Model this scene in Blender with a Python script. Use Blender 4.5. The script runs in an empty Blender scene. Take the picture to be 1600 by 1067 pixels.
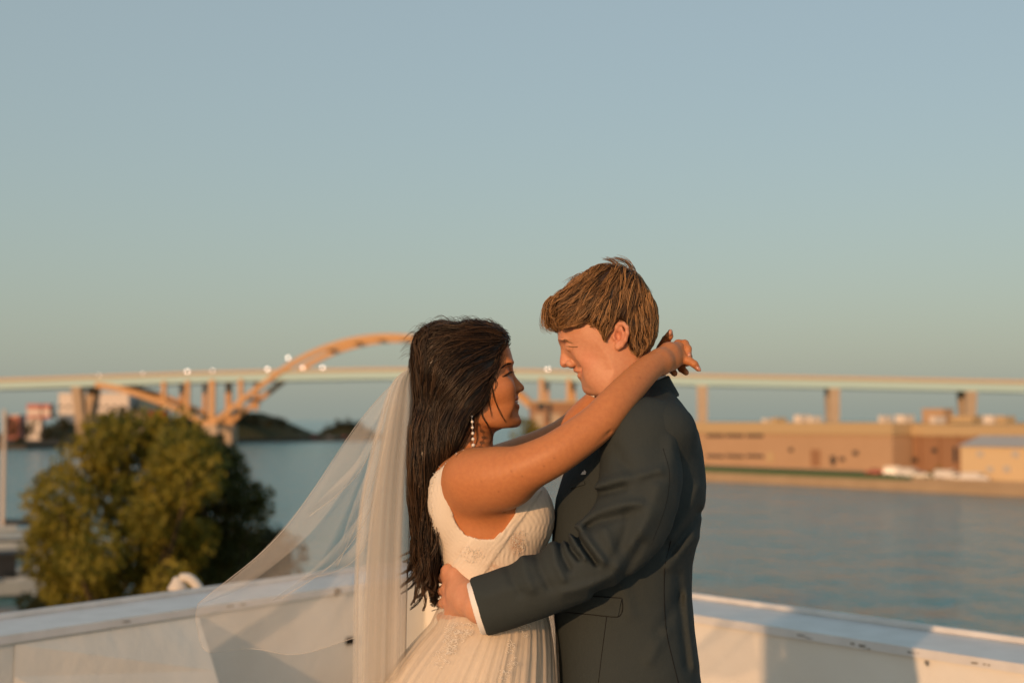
import bpy, math, random
import numpy as np

# ------------------------------------------------------------------ camera, sky, sun, exposure
sc = bpy.context.scene
COL = sc.collection
random.seed(11)
rng = np.random.default_rng(11)
PI = math.pi
CAMZ = 1.50                      # eye height above the roof
F = 2222.2                       # focal length in pixels of the 1600 px wide photograph
PITCH = math.atan(121.5 / F)
CP, SP = math.cos(PITCH), math.sin(PITCH)
SUN_AZ = math.radians(25.5)        # the sun stands behind and to the left of the camera
SUN_EL = math.radians(10)
WATER = -13.0                    # water level below the roof
Y0 = 2.92                        # depth of the couple

cam = bpy.data.cameras.new('camera')
cam.sensor_width = 36.0
cam.lens = 50.0
cam.clip_start = 0.05
cam.clip_end = 60000
cam.dof.use_dof = True
cam.dof.focus_distance = 2.80
cam.dof.aperture_fstop = 3.2
cam.dof.aperture_blades = 0
co = bpy.data.objects.new('camera', cam)
COL.objects.link(co)
co.location = (0, 0, CAMZ)
co.rotation_euler = (PI / 2 + PITCH, 0, 0)
sc.camera = co

world = bpy.data.worlds.new('World')
sc.world = world
world.use_nodes = True
wn = world.node_tree
wn.nodes.clear()
sky = wn.nodes.new('ShaderNodeTexSky')
sky.sky_type = 'NISHITA'
sky.sun_disc = False
sky.sun_elevation = SUN_EL
sky.sun_rotation = PI + SUN_AZ
sky.altitude = 100
sky.air_density = 1.4
sky.dust_density = 2.0
sky.ozone_density = 3.0
tint = wn.nodes.new('ShaderNodeMix')
tint.data_type = 'RGBA'
tint.blend_type = 'MULTIPLY'
tint.inputs[0].default_value = 1.0
tint.inputs[7].default_value = (.486, .468, .525, 1)
bg = wn.nodes.new('ShaderNodeBackground')
bg.inputs[1].default_value = 0.13
wo = wn.nodes.new('ShaderNodeOutputWorld')
wn.links.new(sky.outputs[0], tint.inputs[6])
veil = wn.nodes.new('ShaderNodeMix')      # thin even haze over the whole sky
veil.data_type = 'RGBA'
veil.blend_type = 'ADD'
veil.inputs[0].default_value = 1.0
veil.inputs[7].default_value = (.241 / .13, .280 / .13, .257 / .13, 1)
wn.links.new(tint.outputs[2], veil.inputs[6])
wn.links.new(veil.outputs[2], bg.inputs[0])
wn.links.new(bg.outputs[0], wo.inputs[0])

sl = bpy.data.lights.new('sun', 'SUN')
sl.energy = 3.0
sl.angle = math.radians(0.6)
sl.color = (1.0, 0.55, 0.265)
so = bpy.data.objects.new('sun', sl)
COL.objects.link(so)
so.rotation_euler = (PI / 2 - SUN_EL, 0, -SUN_AZ)

sc.view_settings.view_transform = 'Standard'
sc.view_settings.look = 'None'
sc.view_settings.gamma = 1.0
sc.view_settings.exposure = 0.0
sc.view_settings.use_curve_mapping = False
sc.cycles.transparent_max_bounces = 32
sc.cycles.max_bounces = 8

# ------------------------------------------------------------------ helpers
def P(px, py, Y):
    """point at depth Y that the photograph shows at pixel (px, py)"""
    u = (px - 800.0) / F
    v = (533.5 - py) / F
    t = Y / (CP - v * SP)
    return np.array([u * t, Y, CAMZ + (SP + v * CP) * t])

def PV(px, py, Y):
    u = (px - 800.0) / F
    v = (533.5 - py) / F
    t = Y / (CP - v * SP)
    return np.stack([u * t, Y, CAMZ + (SP + v * CP) * t], 1)

def proj(p):
    """pixel position of world points (n,3)"""
    x, y, z = p[:, 0], p[:, 1], p[:, 2] - CAMZ
    dep = y * CP + z * SP
    return 800 + F * x / dep, 533.5 - F * (z * CP - y * SP) / dep

def PL(pts, Y):
    return np.array([P(a[0], a[1], Y if len(a) < 3 else a[2]) for a in pts])

def mesh_obj(name, verts, faces, mat=None, parent=None, smooth=False, mats=None, fmat=None):
    me = bpy.data.meshes.new(name)
    verts = np.asarray(verts, dtype=np.float32)
    if isinstance(faces, np.ndarray):
        n, k = faces.shape
        me.vertices.add(len(verts))
        me.vertices.foreach_set('co', verts.ravel())
        me.loops.add(n * k)
        me.loops.foreach_set('vertex_index', faces.astype(np.int32).ravel())
        me.polygons.add(n)
        me.polygons.foreach_set('loop_start', np.arange(0, n * k, k, dtype=np.int32))
        me.polygons.foreach_set('loop_total', np.full(n, k, dtype=np.int32))
        me.update(calc_edges=True)
    else:
        me.from_pydata([tuple(map(float, v)) for v in verts], [], faces)
        me.update()
    if smooth:
        me.polygons.foreach_set('use_smooth', np.ones(len(me.polygons), dtype=bool))
    for m in (mats or ([mat] if mat else [])):
        me.materials.append(m)
    if fmat is not None:
        me.polygons.foreach_set('material_index', np.asarray(fmat, dtype=np.int32))
    o = bpy.data.objects.new(name, me)
    COL.objects.link(o)
    if parent is not None:
        o.parent = parent
    return o

def tag(o, label, cat, group=None):
    o['label'] = label
    o['category'] = cat
    if group:
        o['group'] = group
    return o

def empty(name, loc=(0, 0, 0)):
    o = bpy.data.objects.new(name, None)
    COL.objects.link(o)
    o.empty_display_size = 0.1
    return o

def fattr(o, name, vals):
    a = o.data.attributes.new(name, 'FLOAT', 'POINT')
    a.data.foreach_set('value', np.asarray(vals, dtype=np.float32))

def cattr(o, name, vals):
    a = o.data.attributes.new(name, 'FLOAT_COLOR', 'POINT')
    v = np.ones((len(vals), 4), dtype=np.float32)
    v[:, :3] = vals
    a.data.foreach_set('color', v.ravel())

class MB:
    """collects boxes, prisms and tubes into one mesh"""
    def __init__(self):
        self.v, self.f = [], []
    def add(self, vs, fs):
        n = len(self.v)
        self.v += [tuple(map(float, a)) for a in vs]
        self.f += [tuple(i + n for i in f) for f in fs]
        return self
    def box(self, c, s, ax=(1, 0, 0), up=(0, 0, 1)):
        ax = np.array(ax, float); ax /= np.linalg.norm(ax)
        up = np.array(up, float); up -= ax * np.dot(ax, up); up /= np.linalg.norm(up)
        sd = np.cross(up, ax)
        c = np.array(c, float)
        vs = []
        for dz in (-.5, .5):
            for dx, dy in ((-.5, -.5), (.5, -.5), (.5, .5), (-.5, .5)):
                vs.append(c + ax * dx * s[0] + sd * dy * s[1] + up * dz * s[2])
        return self.add(vs, [(3, 2, 1, 0), (4, 5, 6, 7), (0, 1, 5, 4), (1, 2, 6, 5), (2, 3, 7, 6), (3, 0, 4, 7)])
    def prism(self, poly, z0, z1):
        n = len(poly)
        vs = [(p[0], p[1], z0) for p in poly] + [(p[0], p[1], z1) for p in poly]
        fs = [tuple(range(n - 1, -1, -1)), tuple(range(n, 2 * n))]
        fs += [(i, (i + 1) % n, n + (i + 1) % n, n + i) for i in range(n)]
        return self.add(vs, fs)
    def tube(self, pts, r, n=8, cap=True):
        pts = np.array(pts, float)
        m = len(pts)
        rr = np.full(m, r) if np.isscalar(r) else np.interp(np.linspace(0, 1, m), np.linspace(0, 1, len(r)), r)
        vs = []
        for i in range(m):
            t = pts[min(i + 1, m - 1)] - pts[max(i - 1, 0)]
            t /= np.linalg.norm(t) + 1e-12
            a = np.cross(t, (0, 0, 1) if abs(t[2]) < .9 else (1, 0, 0)); a /= np.linalg.norm(a)
            b = np.cross(t, a)
            for k in range(n):
                w = 2 * PI * k / n
                vs.append(pts[i] + rr[i] * (a * math.cos(w) + b * math.sin(w)))
        fs = [(i * n + k, i * n + (k + 1) % n, (i + 1) * n + (k + 1) % n, (i + 1) * n + k)
              for i in range(m - 1) for k in range(n)]
        if cap:
            fs += [tuple(range(n - 1, -1, -1)), tuple((m - 1) * n + k for k in range(n))]
        return self.add(vs, fs)
    def lathe(self, c, prof, n=16):
        vs, m = [], len(prof)
        for r, z in prof:
            for k in range(n):
                w = 2 * PI * k / n
                vs.append((c[0] + r * math.cos(w), c[1] + r * math.sin(w), c[2] + z))
        fs = [(i * n + k, i * n + (k + 1) % n, (i + 1) * n + (k + 1) % n, (i + 1) * n + k)
              for i in range(m - 1) for k in range(n)]
        fs += [tuple(range(n - 1, -1, -1)), tuple((m - 1) * n + k for k in range(n))]
        return self.add(vs, fs)
    def build(self, name, mat, parent=None, smooth=False):
        return mesh_obj(name, self.v, self.f, mat, parent, smooth)

def spline(pts, n):
    """Catmull-Rom through points"""
    p = np.array(pts, float)
    if len(p) == 2:
        return p[0] + np.linspace(0, 1, n)[:, None] * (p[1] - p[0])
    q = np.vstack([2 * p[0] - p[1], p, 2 * p[-1] - p[-2]])
    t = np.linspace(0, len(p) - 1 - 1e-6, n)
    i = t.astype(int); f = (t - i)[:, None]
    a, b, c, d = q[i], q[i + 1], q[i + 2], q[i + 3]
    return .5 * (2 * b + (c - a) * f + (2 * a - 5 * b + 4 * c - d) * f * f + (3 * b - a - 3 * c + d) * f ** 3)

# ------------------------------------------------------------------ materials
MATS = {}
def mat(name, col=(.5, .5, .5), rough=.6, spec=.5, metal=0.0, noise=None, bump=None, attr=None, sss=0.0, emit=None, sheen=0.0):
    m = bpy.data.materials.new(name)
    m.use_nodes = True
    nt = m.node_tree
    b = nt.nodes['Principled BSDF']
    b.inputs['Base Color'].default_value = (*col, 1)
    b.inputs['Roughness'].default_value = rough
    b.inputs['Specular IOR Level'].default_value = spec
    b.inputs['Metallic'].default_value = metal
    if sheen:
        b.inputs['Sheen Weight'].default_value = sheen
    if sss:
        b.inputs['Subsurface Weight'].default_value = sss
        b.inputs['Subsurface Radius'].default_value = (.9, .35, .18)
        b.inputs['Subsurface Scale'].default_value = .008
    if emit:
        b.inputs['Emission Color'].default_value = (*emit[0], 1)
        b.inputs['Emission Strength'].default_value = emit[1]
    tc = nt.nodes.new('ShaderNodeTexCoord')
    colsock = None
    if attr:
        a = nt.nodes.new('ShaderNodeAttribute')
        a.attribute_name = attr
        colsock = a.outputs['Color']
    if noise:      # (scale, amount, detail, second colour)
        n = nt.nodes.new('ShaderNodeTexNoise')
        n.inputs['Scale'].default_value = noise[0]
        n.inputs['Detail'].default_value = noise[2]
        nt.links.new(tc.outputs['Object'], n.inputs['Vector'])
        r = nt.nodes.new('ShaderNodeMapRange')
        r.inputs[1].default_value = .35
        r.inputs[2].default_value = .65
        r.inputs[3].default_value = 0
        r.inputs[4].default_value = noise[1]
        nt.links.new(n.outputs['Fac'], r.inputs[0])
        mx = nt.nodes.new('ShaderNodeMix')
        mx.data_type = 'RGBA'
        nt.links.new(r.outputs[0], mx.inputs[0])
        if colsock:
            nt.links.new(colsock, mx.inputs[6])
        else:
            mx.inputs[6].default_value = (*col, 1)
        mx.inputs[7].default_value = (*noise[3], 1)
        colsock = mx.outputs[2]
    if colsock:
        nt.links.new(colsock, b.inputs['Base Color'])
    if bump:       # (scale, strength, detail, distance)
        n = nt.nodes.new('ShaderNodeTexNoise')
        n.inputs['Scale'].default_value = bump[0]
        n.inputs['Detail'].default_value = bump[2]
        nt.links.new(tc.outputs['Object'], n.inputs['Vector'])
        bp = nt.nodes.new('ShaderNodeBump')
        bp.inputs['Strength'].default_value = bump[1]
        bp.inputs['Distance'].default_value = bump[3]
        nt.links.new(n.outputs['Fac'], bp.inputs['Height'])
        nt.links.new(bp.outputs[0], b.inputs['Normal'])
    MATS[name] = m
    return m

# ------------------------------------------------------------------ signed distance sculpting
def smin(a, b, k):
    h = np.clip(.5 + .5 * (b - a) / k, 0, 1)
    return b + (a - b) * h - k * h * (1 - h)

def smax(a, b, k):
    return -smin(-a, -b, k)

def ell(p, c, r, pitch=0.0, yaw=0.0):
    q = p - np.asarray(c, np.float32)
    if yaw:
        cy, sy = math.cos(yaw), math.sin(yaw)
        q = np.stack([q[:, 0] * cy + q[:, 1] * sy, -q[:, 0] * sy + q[:, 1] * cy, q[:, 2]], 1)
    if pitch:
        cy, sy = math.cos(pitch), math.sin(pitch)
        q = np.stack([q[:, 0] * cy + q[:, 2] * sy, q[:, 1], -q[:, 0] * sy + q[:, 2] * cy], 1)
    r = np.asarray(r, np.float32)
    k0 = np.sqrt(((q / r) ** 2).sum(1))
    k1 = np.sqrt(((q / (r * r)) ** 2).sum(1)) + 1e-9
    return k0 * (k0 - 1) / k1

def cap(p, a, b, ra, rb):
    a = np.asarray(a, np.float32); b = np.asarray(b, np.float32)
    ab = b - a
    q = p - a
    t = np.clip(q @ ab / (ab @ ab + 1e-12), 0, 1)
    return np.sqrt(((q - t[:, None] * ab) ** 2).sum(1)) - (ra + (rb - ra) * t)

def chain(p, pts, rs, k=.004):
    d = None
    for i in range(len(pts) - 1):
        e = cap(p, pts[i], pts[i + 1], rs[i], rs[i + 1])
        d = e if d is None else smin(d, e, k)
    return d

def limb(p, pts, rs, n=22):
    """smooth tapering limb through points"""
    q = spline(np.array(pts), n)
    r = np.interp(np.linspace(0, 1, n), np.linspace(0, 1, len(rs)), rs)
    r = np.convolve(np.pad(r, 2, mode='edge'), [.1, .2, .4, .2, .1], 'valid')
    d = np.full(len(p), 1e9, np.float32)
    for i in range(n - 1):
        d = np.minimum(d, cap(p, q[i], q[i + 1], r[i], r[i + 1]))
    return d

def poly2(x, z, pts):
    """signed distance to a closed polygon in a plane"""
    pts = np.asarray(pts, np.float32)
    d = np.full(x.shape, 1e9, np.float32)
    inside = np.zeros(x.shape, bool)
    n = len(pts)
    for i in range(n):
        ax, az = pts[i]; bx, bz = pts[(i + 1) % n]
        ex, ez = bx - ax, bz - az
        wx, wz = x - ax, z - az
        t = np.clip((wx * ex + wz * ez) / (ex * ex + ez * ez + 1e-12), 0, 1)
        d = np.minimum(d, (wx - ex * t) ** 2 + (wz - ez * t) ** 2)
        if az != bz:
            c = ((az > z) != (bz > z)) & (x < ex * (z - az) / ez + ax)
            inside ^= c
    d = np.sqrt(d)
    return np.where(inside, -d, d)

def surface_nets(V, lo, h):
    S = V < 0
    nx, ny, nz = V.shape
    c = np.zeros((nx - 1, ny - 1, nz - 1), np.uint8)
    for i in (0, 1):
        for j in (0, 1):
            for k in (0, 1):
                c += S[i:nx - 1 + i, j:ny - 1 + j, k:nz - 1 + k]
    mixed = (c > 0) & (c < 8)
    idx = np.argwhere(mixed)
    cid = np.full(mixed.shape, -1, np.int32)
    cid[mixed] = np.arange(len(idx))
    acc = np.zeros((len(idx), 3)); cnt = np.zeros(len(idx))
    I, J, K = idx.T
    corners = [(i, j, k) for i in (0, 1) for j in (0, 1) for k in (0, 1)]
    for a in corners:
        for ax in range(3):
            if a[ax] == 1:
                continue
            b = list(a); b[ax] = 1
            va = V[I + a[0], J + a[1], K + a[2]]
            vb = V[I + b[0], J + b[1], K + b[2]]
            m = (va < 0) != (vb < 0)
            t = va[m] / (va[m] - vb[m])
            pt = np.tile(np.array(a, float), (m.sum(), 1))
            pt[:, ax] = t
            acc[m] += pt
            cnt[m] += 1
    verts = np.asarray(lo) + (idx + acc / cnt[:, None]) * h
    quads = []
    for ax in range(3):
        sl0 = [slice(None)] * 3; sl1 = [slice(None)] * 3
        sl0[ax] = slice(0, -1); sl1[ax] = slice(1, None)
        A, B = S[tuple(sl0)], S[tuple(sl1)]
        e = np.argwhere(A != B)
        o1, o2 = [(1, 2), (2, 0), (0, 1)][ax]
        ok = (e[:, o1] > 0) & (e[:, o2] > 0) & (e[:, o1] < V.shape[o1] - 1) & (e[:, o2] < V.shape[o2] - 1)
        e = e[ok]
        s = A[tuple(e.T)]
        def cell(d1, d2):
            q = e.copy(); q[:, o1] -= d1; q[:, o2] -= d2
            return cid[q[:, 0], q[:, 1], q[:, 2]]
        q = np.stack([cell(1, 1), cell(0, 1), cell(0, 0), cell(1, 0)], 1)
        q[~s] = q[~s][:, ::-1]
        quads.append(q)
    quads = np.concatenate(quads)
    return verts, quads[(quads >= 0).all(1)]

def sdf_mesh(fn, lo, hi, h, smooth=1, slack=1.6):
    lo = np.asarray(lo, float); hi = np.asarray(hi, float)
    B = 8
    nb = np.ceil((hi - lo) / h / B).astype(int)
    n = nb * B
    g = np.stack(np.meshgrid(*[np.arange(k) for k in nb], indexing='ij'), -1).reshape(-1, 3)
    d = fn((lo + (g * B + (B - 1) / 2) * h).astype(np.float32))
    V = np.repeat(np.repeat(np.repeat(d.reshape(nb), B, 0), B, 1), B, 2).astype(np.float32)
    act = g[np.abs(d) < h * B * .87 * slack]
    off = np.stack(np.meshgrid(*[np.arange(B)] * 3, indexing='ij'), -1).reshape(-1, 3)
    ids = (act[:, None, :] * B + off[None]).reshape(-1, 3)
    for s in range(0, len(ids), 600000):
        q = ids[s:s + 600000]
        V[q[:, 0], q[:, 1], q[:, 2]] = fn((lo + q * h).astype(np.float32))
    v, f = surface_nets(V, lo, h)
    for _ in range(smooth):
        acc = np.zeros_like(v); c = np.zeros(len(v))
        for a in range(4):
            b = (a + 1) % 4
            np.add.at(acc, f[:, a], v[f[:, b]]); np.add.at(c, f[:, a], 1)
            np.add.at(acc, f[:, b], v[f[:, a]]); np.add.at(c, f[:, b], 1)
        v = .5 * v + .5 * acc / np.maximum(c, 1)[:, None]
    return v, f

def grad(fn, p, e=.002):
    g = np.stack([fn(p + np.eye(3, dtype=np.float32)[i] * e) - fn(p - np.eye(3, dtype=np.float32)[i] * e) for i in range(3)], 1)
    return g / (np.linalg.norm(g, axis=1, keepdims=True) + 1e-9)

def hit(fn, px, py, y0=2.3, y1=3.3):
    """points of a surface seen at the given pixels, by marching along the sight lines"""
    px = np.atleast_1d(np.asarray(px, float)); py = np.atleast_1d(np.asarray(py, float))
    Y = np.full(px.shape, y0)
    for _ in range(60):
        Y = np.minimum(Y + np.clip(fn(PV(px, py, Y).astype(np.float32)) * .7, -.02, .04), y1)
    return PV(px, py, Y)

def loft(p, tab, cy, ex=2.4):
    """torso made of stacked rounded ellipses; tab rows: z, x centre, half depth, half width"""
    t = np.asarray(tab, np.float32)
    z = p[:, 2]
    cx = np.interp(z, t[:, 0], t[:, 1]); a = np.interp(z, t[:, 0], t[:, 2]); b = np.interp(z, t[:, 0], t[:, 3])
    q = (np.abs((p[:, 0] - cx) / a) ** ex + np.abs((p[:, 1] - cy) / b) ** ex + 1e-9) ** (1 / ex)
    d = (q - 1) * np.minimum(a, b)
    e = np.maximum(t[0, 0] - z, z - t[-1, 0])
    return np.maximum(d, e)

def strands(name, paths, r0, r1, material, parent, sides=3, rnd=None):
    """thin tapering tubes along paths (n, m, 3)"""
    n, m, _ = paths.shape
    t = np.gradient(paths, axis=1)
    t /= np.linalg.norm(t, axis=2, keepdims=True) + 1e-9
    ref = np.array([.31, .87, .39]); ref /= np.linalg.norm(ref)
    a = np.cross(t, ref); a /= np.linalg.norm(a, axis=2, keepdims=True) + 1e-9
    b = np.cross(t, a)
    s = np.linspace(0, 1, m)
    r = (r0 + (r1 - r0) * s ** 1.5)[None, :, None]
    if rnd is None:
        rnd = rng.random(n)
    r = r * (.7 + .6 * rnd)[:, None, None]
    ring = [paths + r * (a * math.cos(2 * PI * k / sides) + b * math.sin(2 * PI * k / sides)) for k in range(sides)]
    V = np.stack(ring, 2).reshape(-1, 3)
    base = (np.arange(n) * m * sides)[:, None, None]
    i = np.arange(m - 1)[None, :, None] * sides
    k = np.arange(sides)[None, None, :]; k2 = (k + 1) % sides
    f = np.stack([base + i + k, base + i + k2, base + i + sides + k2, base + i + sides + k], -1).reshape(-1, 4)
    o = mesh_obj(name, V, f, material, parent, True)
    fattr(o, 'rnd', np.repeat(rnd, m * sides))
    return o

def locks(guides, m, rad, jit=.0006):
    """bundles of hairs that come together towards the tip of each guide hair"""
    n, k, _ = guides.shape
    t = np.linspace(0, 1, k)
    off = rng.normal(0, rad, (n, m, 1, 3)) * (1.05 - .95 * t ** .8)[None, None, :, None]
    w = rng.normal(0, jit, (n, m, 1, 3)) * np.sin(t * 9 + 6.28 * rng.random((n, m, 1)))[..., None]
    return (guides[:, None] + off + w).reshape(n * m, k, 3)

def grow(roots, vol, field, n, step, depth, lift=0.0, wig=0.0):
    p = roots.astype(np.float32).copy()
    N = len(p)
    out = [p.copy()]
    ph = rng.random((N, 3)) * 6.28
    fr = 25 + 25 * rng.random((N, 1))
    step = np.broadcast_to(np.asarray(step, np.float32), (N,))
    for i in range(n - 1):
        v = field(p)
        if wig:
            v = v + wig * np.sin(ph + fr * (i * step)[:, None]).astype(np.float32)
        g = grad(vol, p)
        v = v - g * (v * g).sum(1, keepdims=True) * .9
        v /= np.linalg.norm(v, axis=1, keepdims=True) + 1e-9
        p = p + v * step[:, None]
        g = grad(vol, p)
        target = depth + lift * ((i + 1) / n) ** 2
        p = p - g * np.clip((vol(p) - target), -.01, .01)[:, None] * .6
        out.append(p.copy())
    return np.stack(out, 1)

# ------------------------------------------------------------------ the setting
def struct(o):
    o['kind'] = 'structure'
    return o

def water_material():
    m = bpy.data.materials.new('harbour_water')
    m.use_nodes = True
    nt = m.node_tree
    b = nt.nodes['Principled BSDF']
    b.inputs['Base Color'].default_value = (.040, .18, .205, 1)
    b.inputs['Roughness'].default_value = .15
    b.inputs['IOR'].default_value = 1.33
    tc = nt.nodes.new('ShaderNodeTexCoord')
    mp = nt.nodes.new('ShaderNodeMapping'); mp.inputs['Scale'].default_value = (.8, .5, 1)
    mp.inputs['Rotation'].default_value = (0, 0, .25)
    n1 = nt.nodes.new('ShaderNodeTexNoise'); n1.inputs['Scale'].default_value = .36; n1.inputs['Detail'].default_value = 4; n1.inputs['Roughness'].default_value = .62
    n2 = nt.nodes.new('ShaderNodeTexNoise'); n2.inputs['Scale'].default_value = .12; n2.inputs['Detail'].default_value = 3
    ad = nt.nodes.new('ShaderNodeMath'); ad.operation = 'MULTIPLY_ADD'; ad.inputs[1].default_value = 1.6
    bp = nt.nodes.new('ShaderNodeBump'); bp.inputs['Strength'].default_value = 1.0; bp.inputs['Distance'].default_value = 1.7
    nt.links.new(tc.outputs['Object'], mp.inputs[0])
    nt.links.new(mp.outputs[0], n1.inputs['Vector']); nt.links.new(mp.outputs[0], n2.inputs['Vector'])
    nt.links.new(n2.outputs['Fac'], ad.inputs[0]); nt.links.new(n1.outputs['Fac'], ad.inputs[2])
    nt.links.new(ad.outputs[0], bp.inputs['Height'])
    nt.links.new(bp.outputs[0], b.inputs['Normal'])
    return m

R_ = 30000
struct(mesh_obj('water', [(-R_, -300, WATER), (R_, -300, WATER), (R_, R_, WATER), (-R_, R_, WATER)], [(0, 1, 2, 3)], water_material()))

mat('membrane', (.73, .72, .67), .65, .3, noise=(1.6, .55, 7, (.62, .58, .51)), bump=(5, .5, 4, .02))
mat('cap_metal', (.66, .67, .68), .45, .4, noise=(9, .4, 6, (.48, .48, .47)), bump=(30, .25, 4, .004))
mat('roof_floor', (.34, .32, .30), .9, .2, noise=(3, .6, 6, (.26, .24, .22)), bump=(40, .3, 4, .004))
mat('brick_wall', (.30, .17, .11), .9, .2, noise=(1.0, .4, 4, (.24, .13, .08)))
mat('stain', (.20, .19, .165), .9, .1, noise=(30, .6, 3, (.2, .19, .17)))
mat('black', (.012, .012, .012), .8, .2)

PK = 1.311
ZC = CAMZ - .80                       # top of the parapet
LA, LB = np.array([-1.579, 4.387]) * PK, np.array([-.36, 6.167]) * PK
RA, RB = LB, np.array([1.408, 3.912]) * PK
ldir = (LB - LA) / np.linalg.norm(LB - LA)
rdir = (RB - RA) / np.linalg.norm(RB - RA)
lin = np.array([ldir[1], -ldir[0]])   # towards the roof
rin = np.array([-rdir[1], rdir[0]]) * -1
if rin @ (-LB) < 0: rin = -rin
if lin @ (-LB) < 0: lin = -lin
L_END = LB - ldir * 9.0
R_END = RB + rdir * 6.0
CW = .38
def offset_corner(d):
    """inner corner of the two walls, d inwards"""
    A = np.array([ldir, -rdir]).T
    b = (LB + rin * d) - (LB + lin * d)
    t = np.linalg.solve(A, b)
    return LB + lin * d + ldir * t[0]

def parapet(name, label, end, along, inn, sgn):
    root = empty(name)
    tag(root, label, 'wall', 'parapet walls of the roof')
    o0, i0 = LB, offset_corner(CW)
    def strip(d0, d1, z0, z1, nm, m, seg=1):
        a0, a1 = offset_corner(d0) if d0 else LB, offset_corner(d1)
        e0, e1 = end + inn * d0, end + inn * d1
        b = MB()
        b.prism([a0, e0, e1, a1] if sgn < 0 else [a1, e1, e0, a0], z0, z1)
        return b.build(nm, m, root)
    strip(.03, CW - .02, -13.4, ZC - .035, 'masonry', MATS['brick_wall'])
    strip(CW - .018, CW, .0, ZC - .030, 'membrane', MATS['membrane'])
    strip(.0, CW + .014, ZC - .032, ZC, 'coping', MATS['cap_metal'])
    strip(.0, .022, ZC + .0015, ZC + .022, 'drip_edge', MATS['cap_metal'])
    return root
pl_ = parapet('parapet_wall', 'white parapet wall on the left with sloping brace below its coping', L_END, -ldir, lin, -1)
pr_ = parapet('parapet_wall', 'white parapet wall on the right carrying the shadow of the couple', R_END, rdir, rin, 1)

def on_line(A, d, px):
    """point of a ground line seen in the column px"""
    k = (px - 800) / F
    t = (k * A[1] - A[0]) / (d[0] - k * d[1])
    return A + d * t
# sloping brace against the left wall
wl = LA + lin * CW
pA, pB = on_line(wl, ldir, 30), on_line(wl, ldir, 314)
inw = lin * .30
vs = [(*(pA + lin * .004), ZC - .04), (*(pB + lin * .004), ZC - .04), (*(pA + lin * .004), ZC - .16), (*(pB + inw * .35), ZC - .26), (*(pA + lin * .005), 0), (*(pB + inw * 1.0), 0), (*pA, 0), (*pB, 0)]
mesh_obj('brace', vs, [(0, 1, 3, 2), (2, 3, 5, 4), (1, 7, 5, 3), (0, 2, 4, 6), (6, 4, 5, 7)], MATS['membrane'], pl_)
# seams, stains and a scupper
q = on_line(wl, ldir, 548)
MB().box((*(q + lin * .006), P(548, 1000, q[1])[2]), (.05, .012, .035), (*ldir, 0)).build('scupper', MATS['black'], pl_)
wr = LB + rin * (CW + .015)
for (px, w, dz, h) in ((1245, .07, .004, .006), (1262, .03, .010, .005), (1335, .10, .006, .010), (1352, .025, .016, .006), (1420, .05, .004, .005), (1520, .06, .006, .008), (1440, .02, .03, .02)):
    q = on_line(wr, rdir, px)
    b = MB()
    for j in range(5):
        t = rng.normal(0, w * .35); hh = h * (.5 + rng.random()); ww = w * (.10 + .25 * rng.random()); hh *= .55
        b.box((*(q + rdir * t + rin * .0008 * (j + 1)), ZC - dz - .012 - hh * .5 * rng.random()), (ww, .0012, hh), (*rdir, 0))
    b.build('stain', MATS['stain'], pr_)
wl2 = LA + lin * (CW + .015)
for (px, w, h) in ((205, .03, .006), (360, .06, .008), (380, .05, .006), (530, .04, .05)):
    q = on_line(wl2, ldir, px)
    b = MB()
    for j in range(4):
        b.box((*(q + ldir * rng.normal(0, w * .4) + lin * .0008 * (j + 1)), ZC - .014 - h * .4 * rng.random()), (w * (.2 + .4 * rng.random()), .0012, h * (.4 + .5 * rng.random())), (*ldir, 0))
    b.build('stain', MATS['stain'], pl_)
ic = offset_corner(CW)
struct(MB().prism([ic, R_END + rin * CW, (6, -4), (-9, -4), L_END + lin * CW], -.25, -.003).build('roof', MATS['roof_floor']))

# gooseneck lamp fixed outside the left wall
mat('lamp_paint', (.62, .58, .52), .45, .4)
gl = empty('gooseneck_lamp')
tag(gl, 'small pale gooseneck lamp rising behind the left parapet', 'lamp')
MB().tube(spline([P(345, 985, 7.05), P(318, 935, 7.05), P(308, 915, 7.05), P(295, 903, 7.05), P(282, 903, 7.05)], 16), .024, 10).build('pipe', MATS['lamp_paint'], gl, True)
c = P(278, 912, 7.05)
MB().lathe(c, [(.012, .036), (.024, .030), (.032, .010), (.048, -.014), (.052, -.028), (.046, -.028), (.020, .0)], 18).build('shade', MATS['lamp_paint'], gl, True)

# ---------------- trees
def leaf_mat(name, a, b):
    m = mat(name, a, .6, .25)
    nt = m.node_tree
    bs = nt.nodes['Principled BSDF']
    at = nt.nodes.new('ShaderNodeAttribute'); at.attribute_name = 'rnd'
    mx = nt.nodes.new('ShaderNodeMix'); mx.data_type = 'RGBA'
    mx.inputs[6].default_value = (*a, 1); mx.inputs[7].default_value = (*b, 1)
    nt.links.new(at.outputs['Fac'], mx.inputs[0]); nt.links.new(mx.outputs[2], bs.inputs['Base Color'])
    tl = nt.nodes.new('ShaderNodeBsdfTranslucent')
    nt.links.new(mx.outputs[2], tl.inputs[0])
    ms = nt.nodes.new('ShaderNodeMixShader'); ms.inputs[0].default_value = .25
    out = [n for n in nt.nodes if n.type == 'OUTPUT_MATERIAL'][0]
    nt.links.new(bs.outputs[0], ms.inputs[1]); nt.links.new(tl.outputs[0], ms.inputs[2]); nt.links.new(ms.outputs[0], out.inputs[0])
    return m
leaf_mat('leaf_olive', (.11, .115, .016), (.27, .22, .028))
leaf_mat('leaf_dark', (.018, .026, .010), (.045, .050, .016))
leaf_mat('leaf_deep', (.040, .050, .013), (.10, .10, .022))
leaf_mat('leaf_far', (.025, .032, .014), (.06, .055, .022))
mat('bark', (.09, .065, .045), .9, .1, noise=(8, .6, 4, (.05, .035, .025)), bump=(20, .6, 4, .03))

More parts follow.
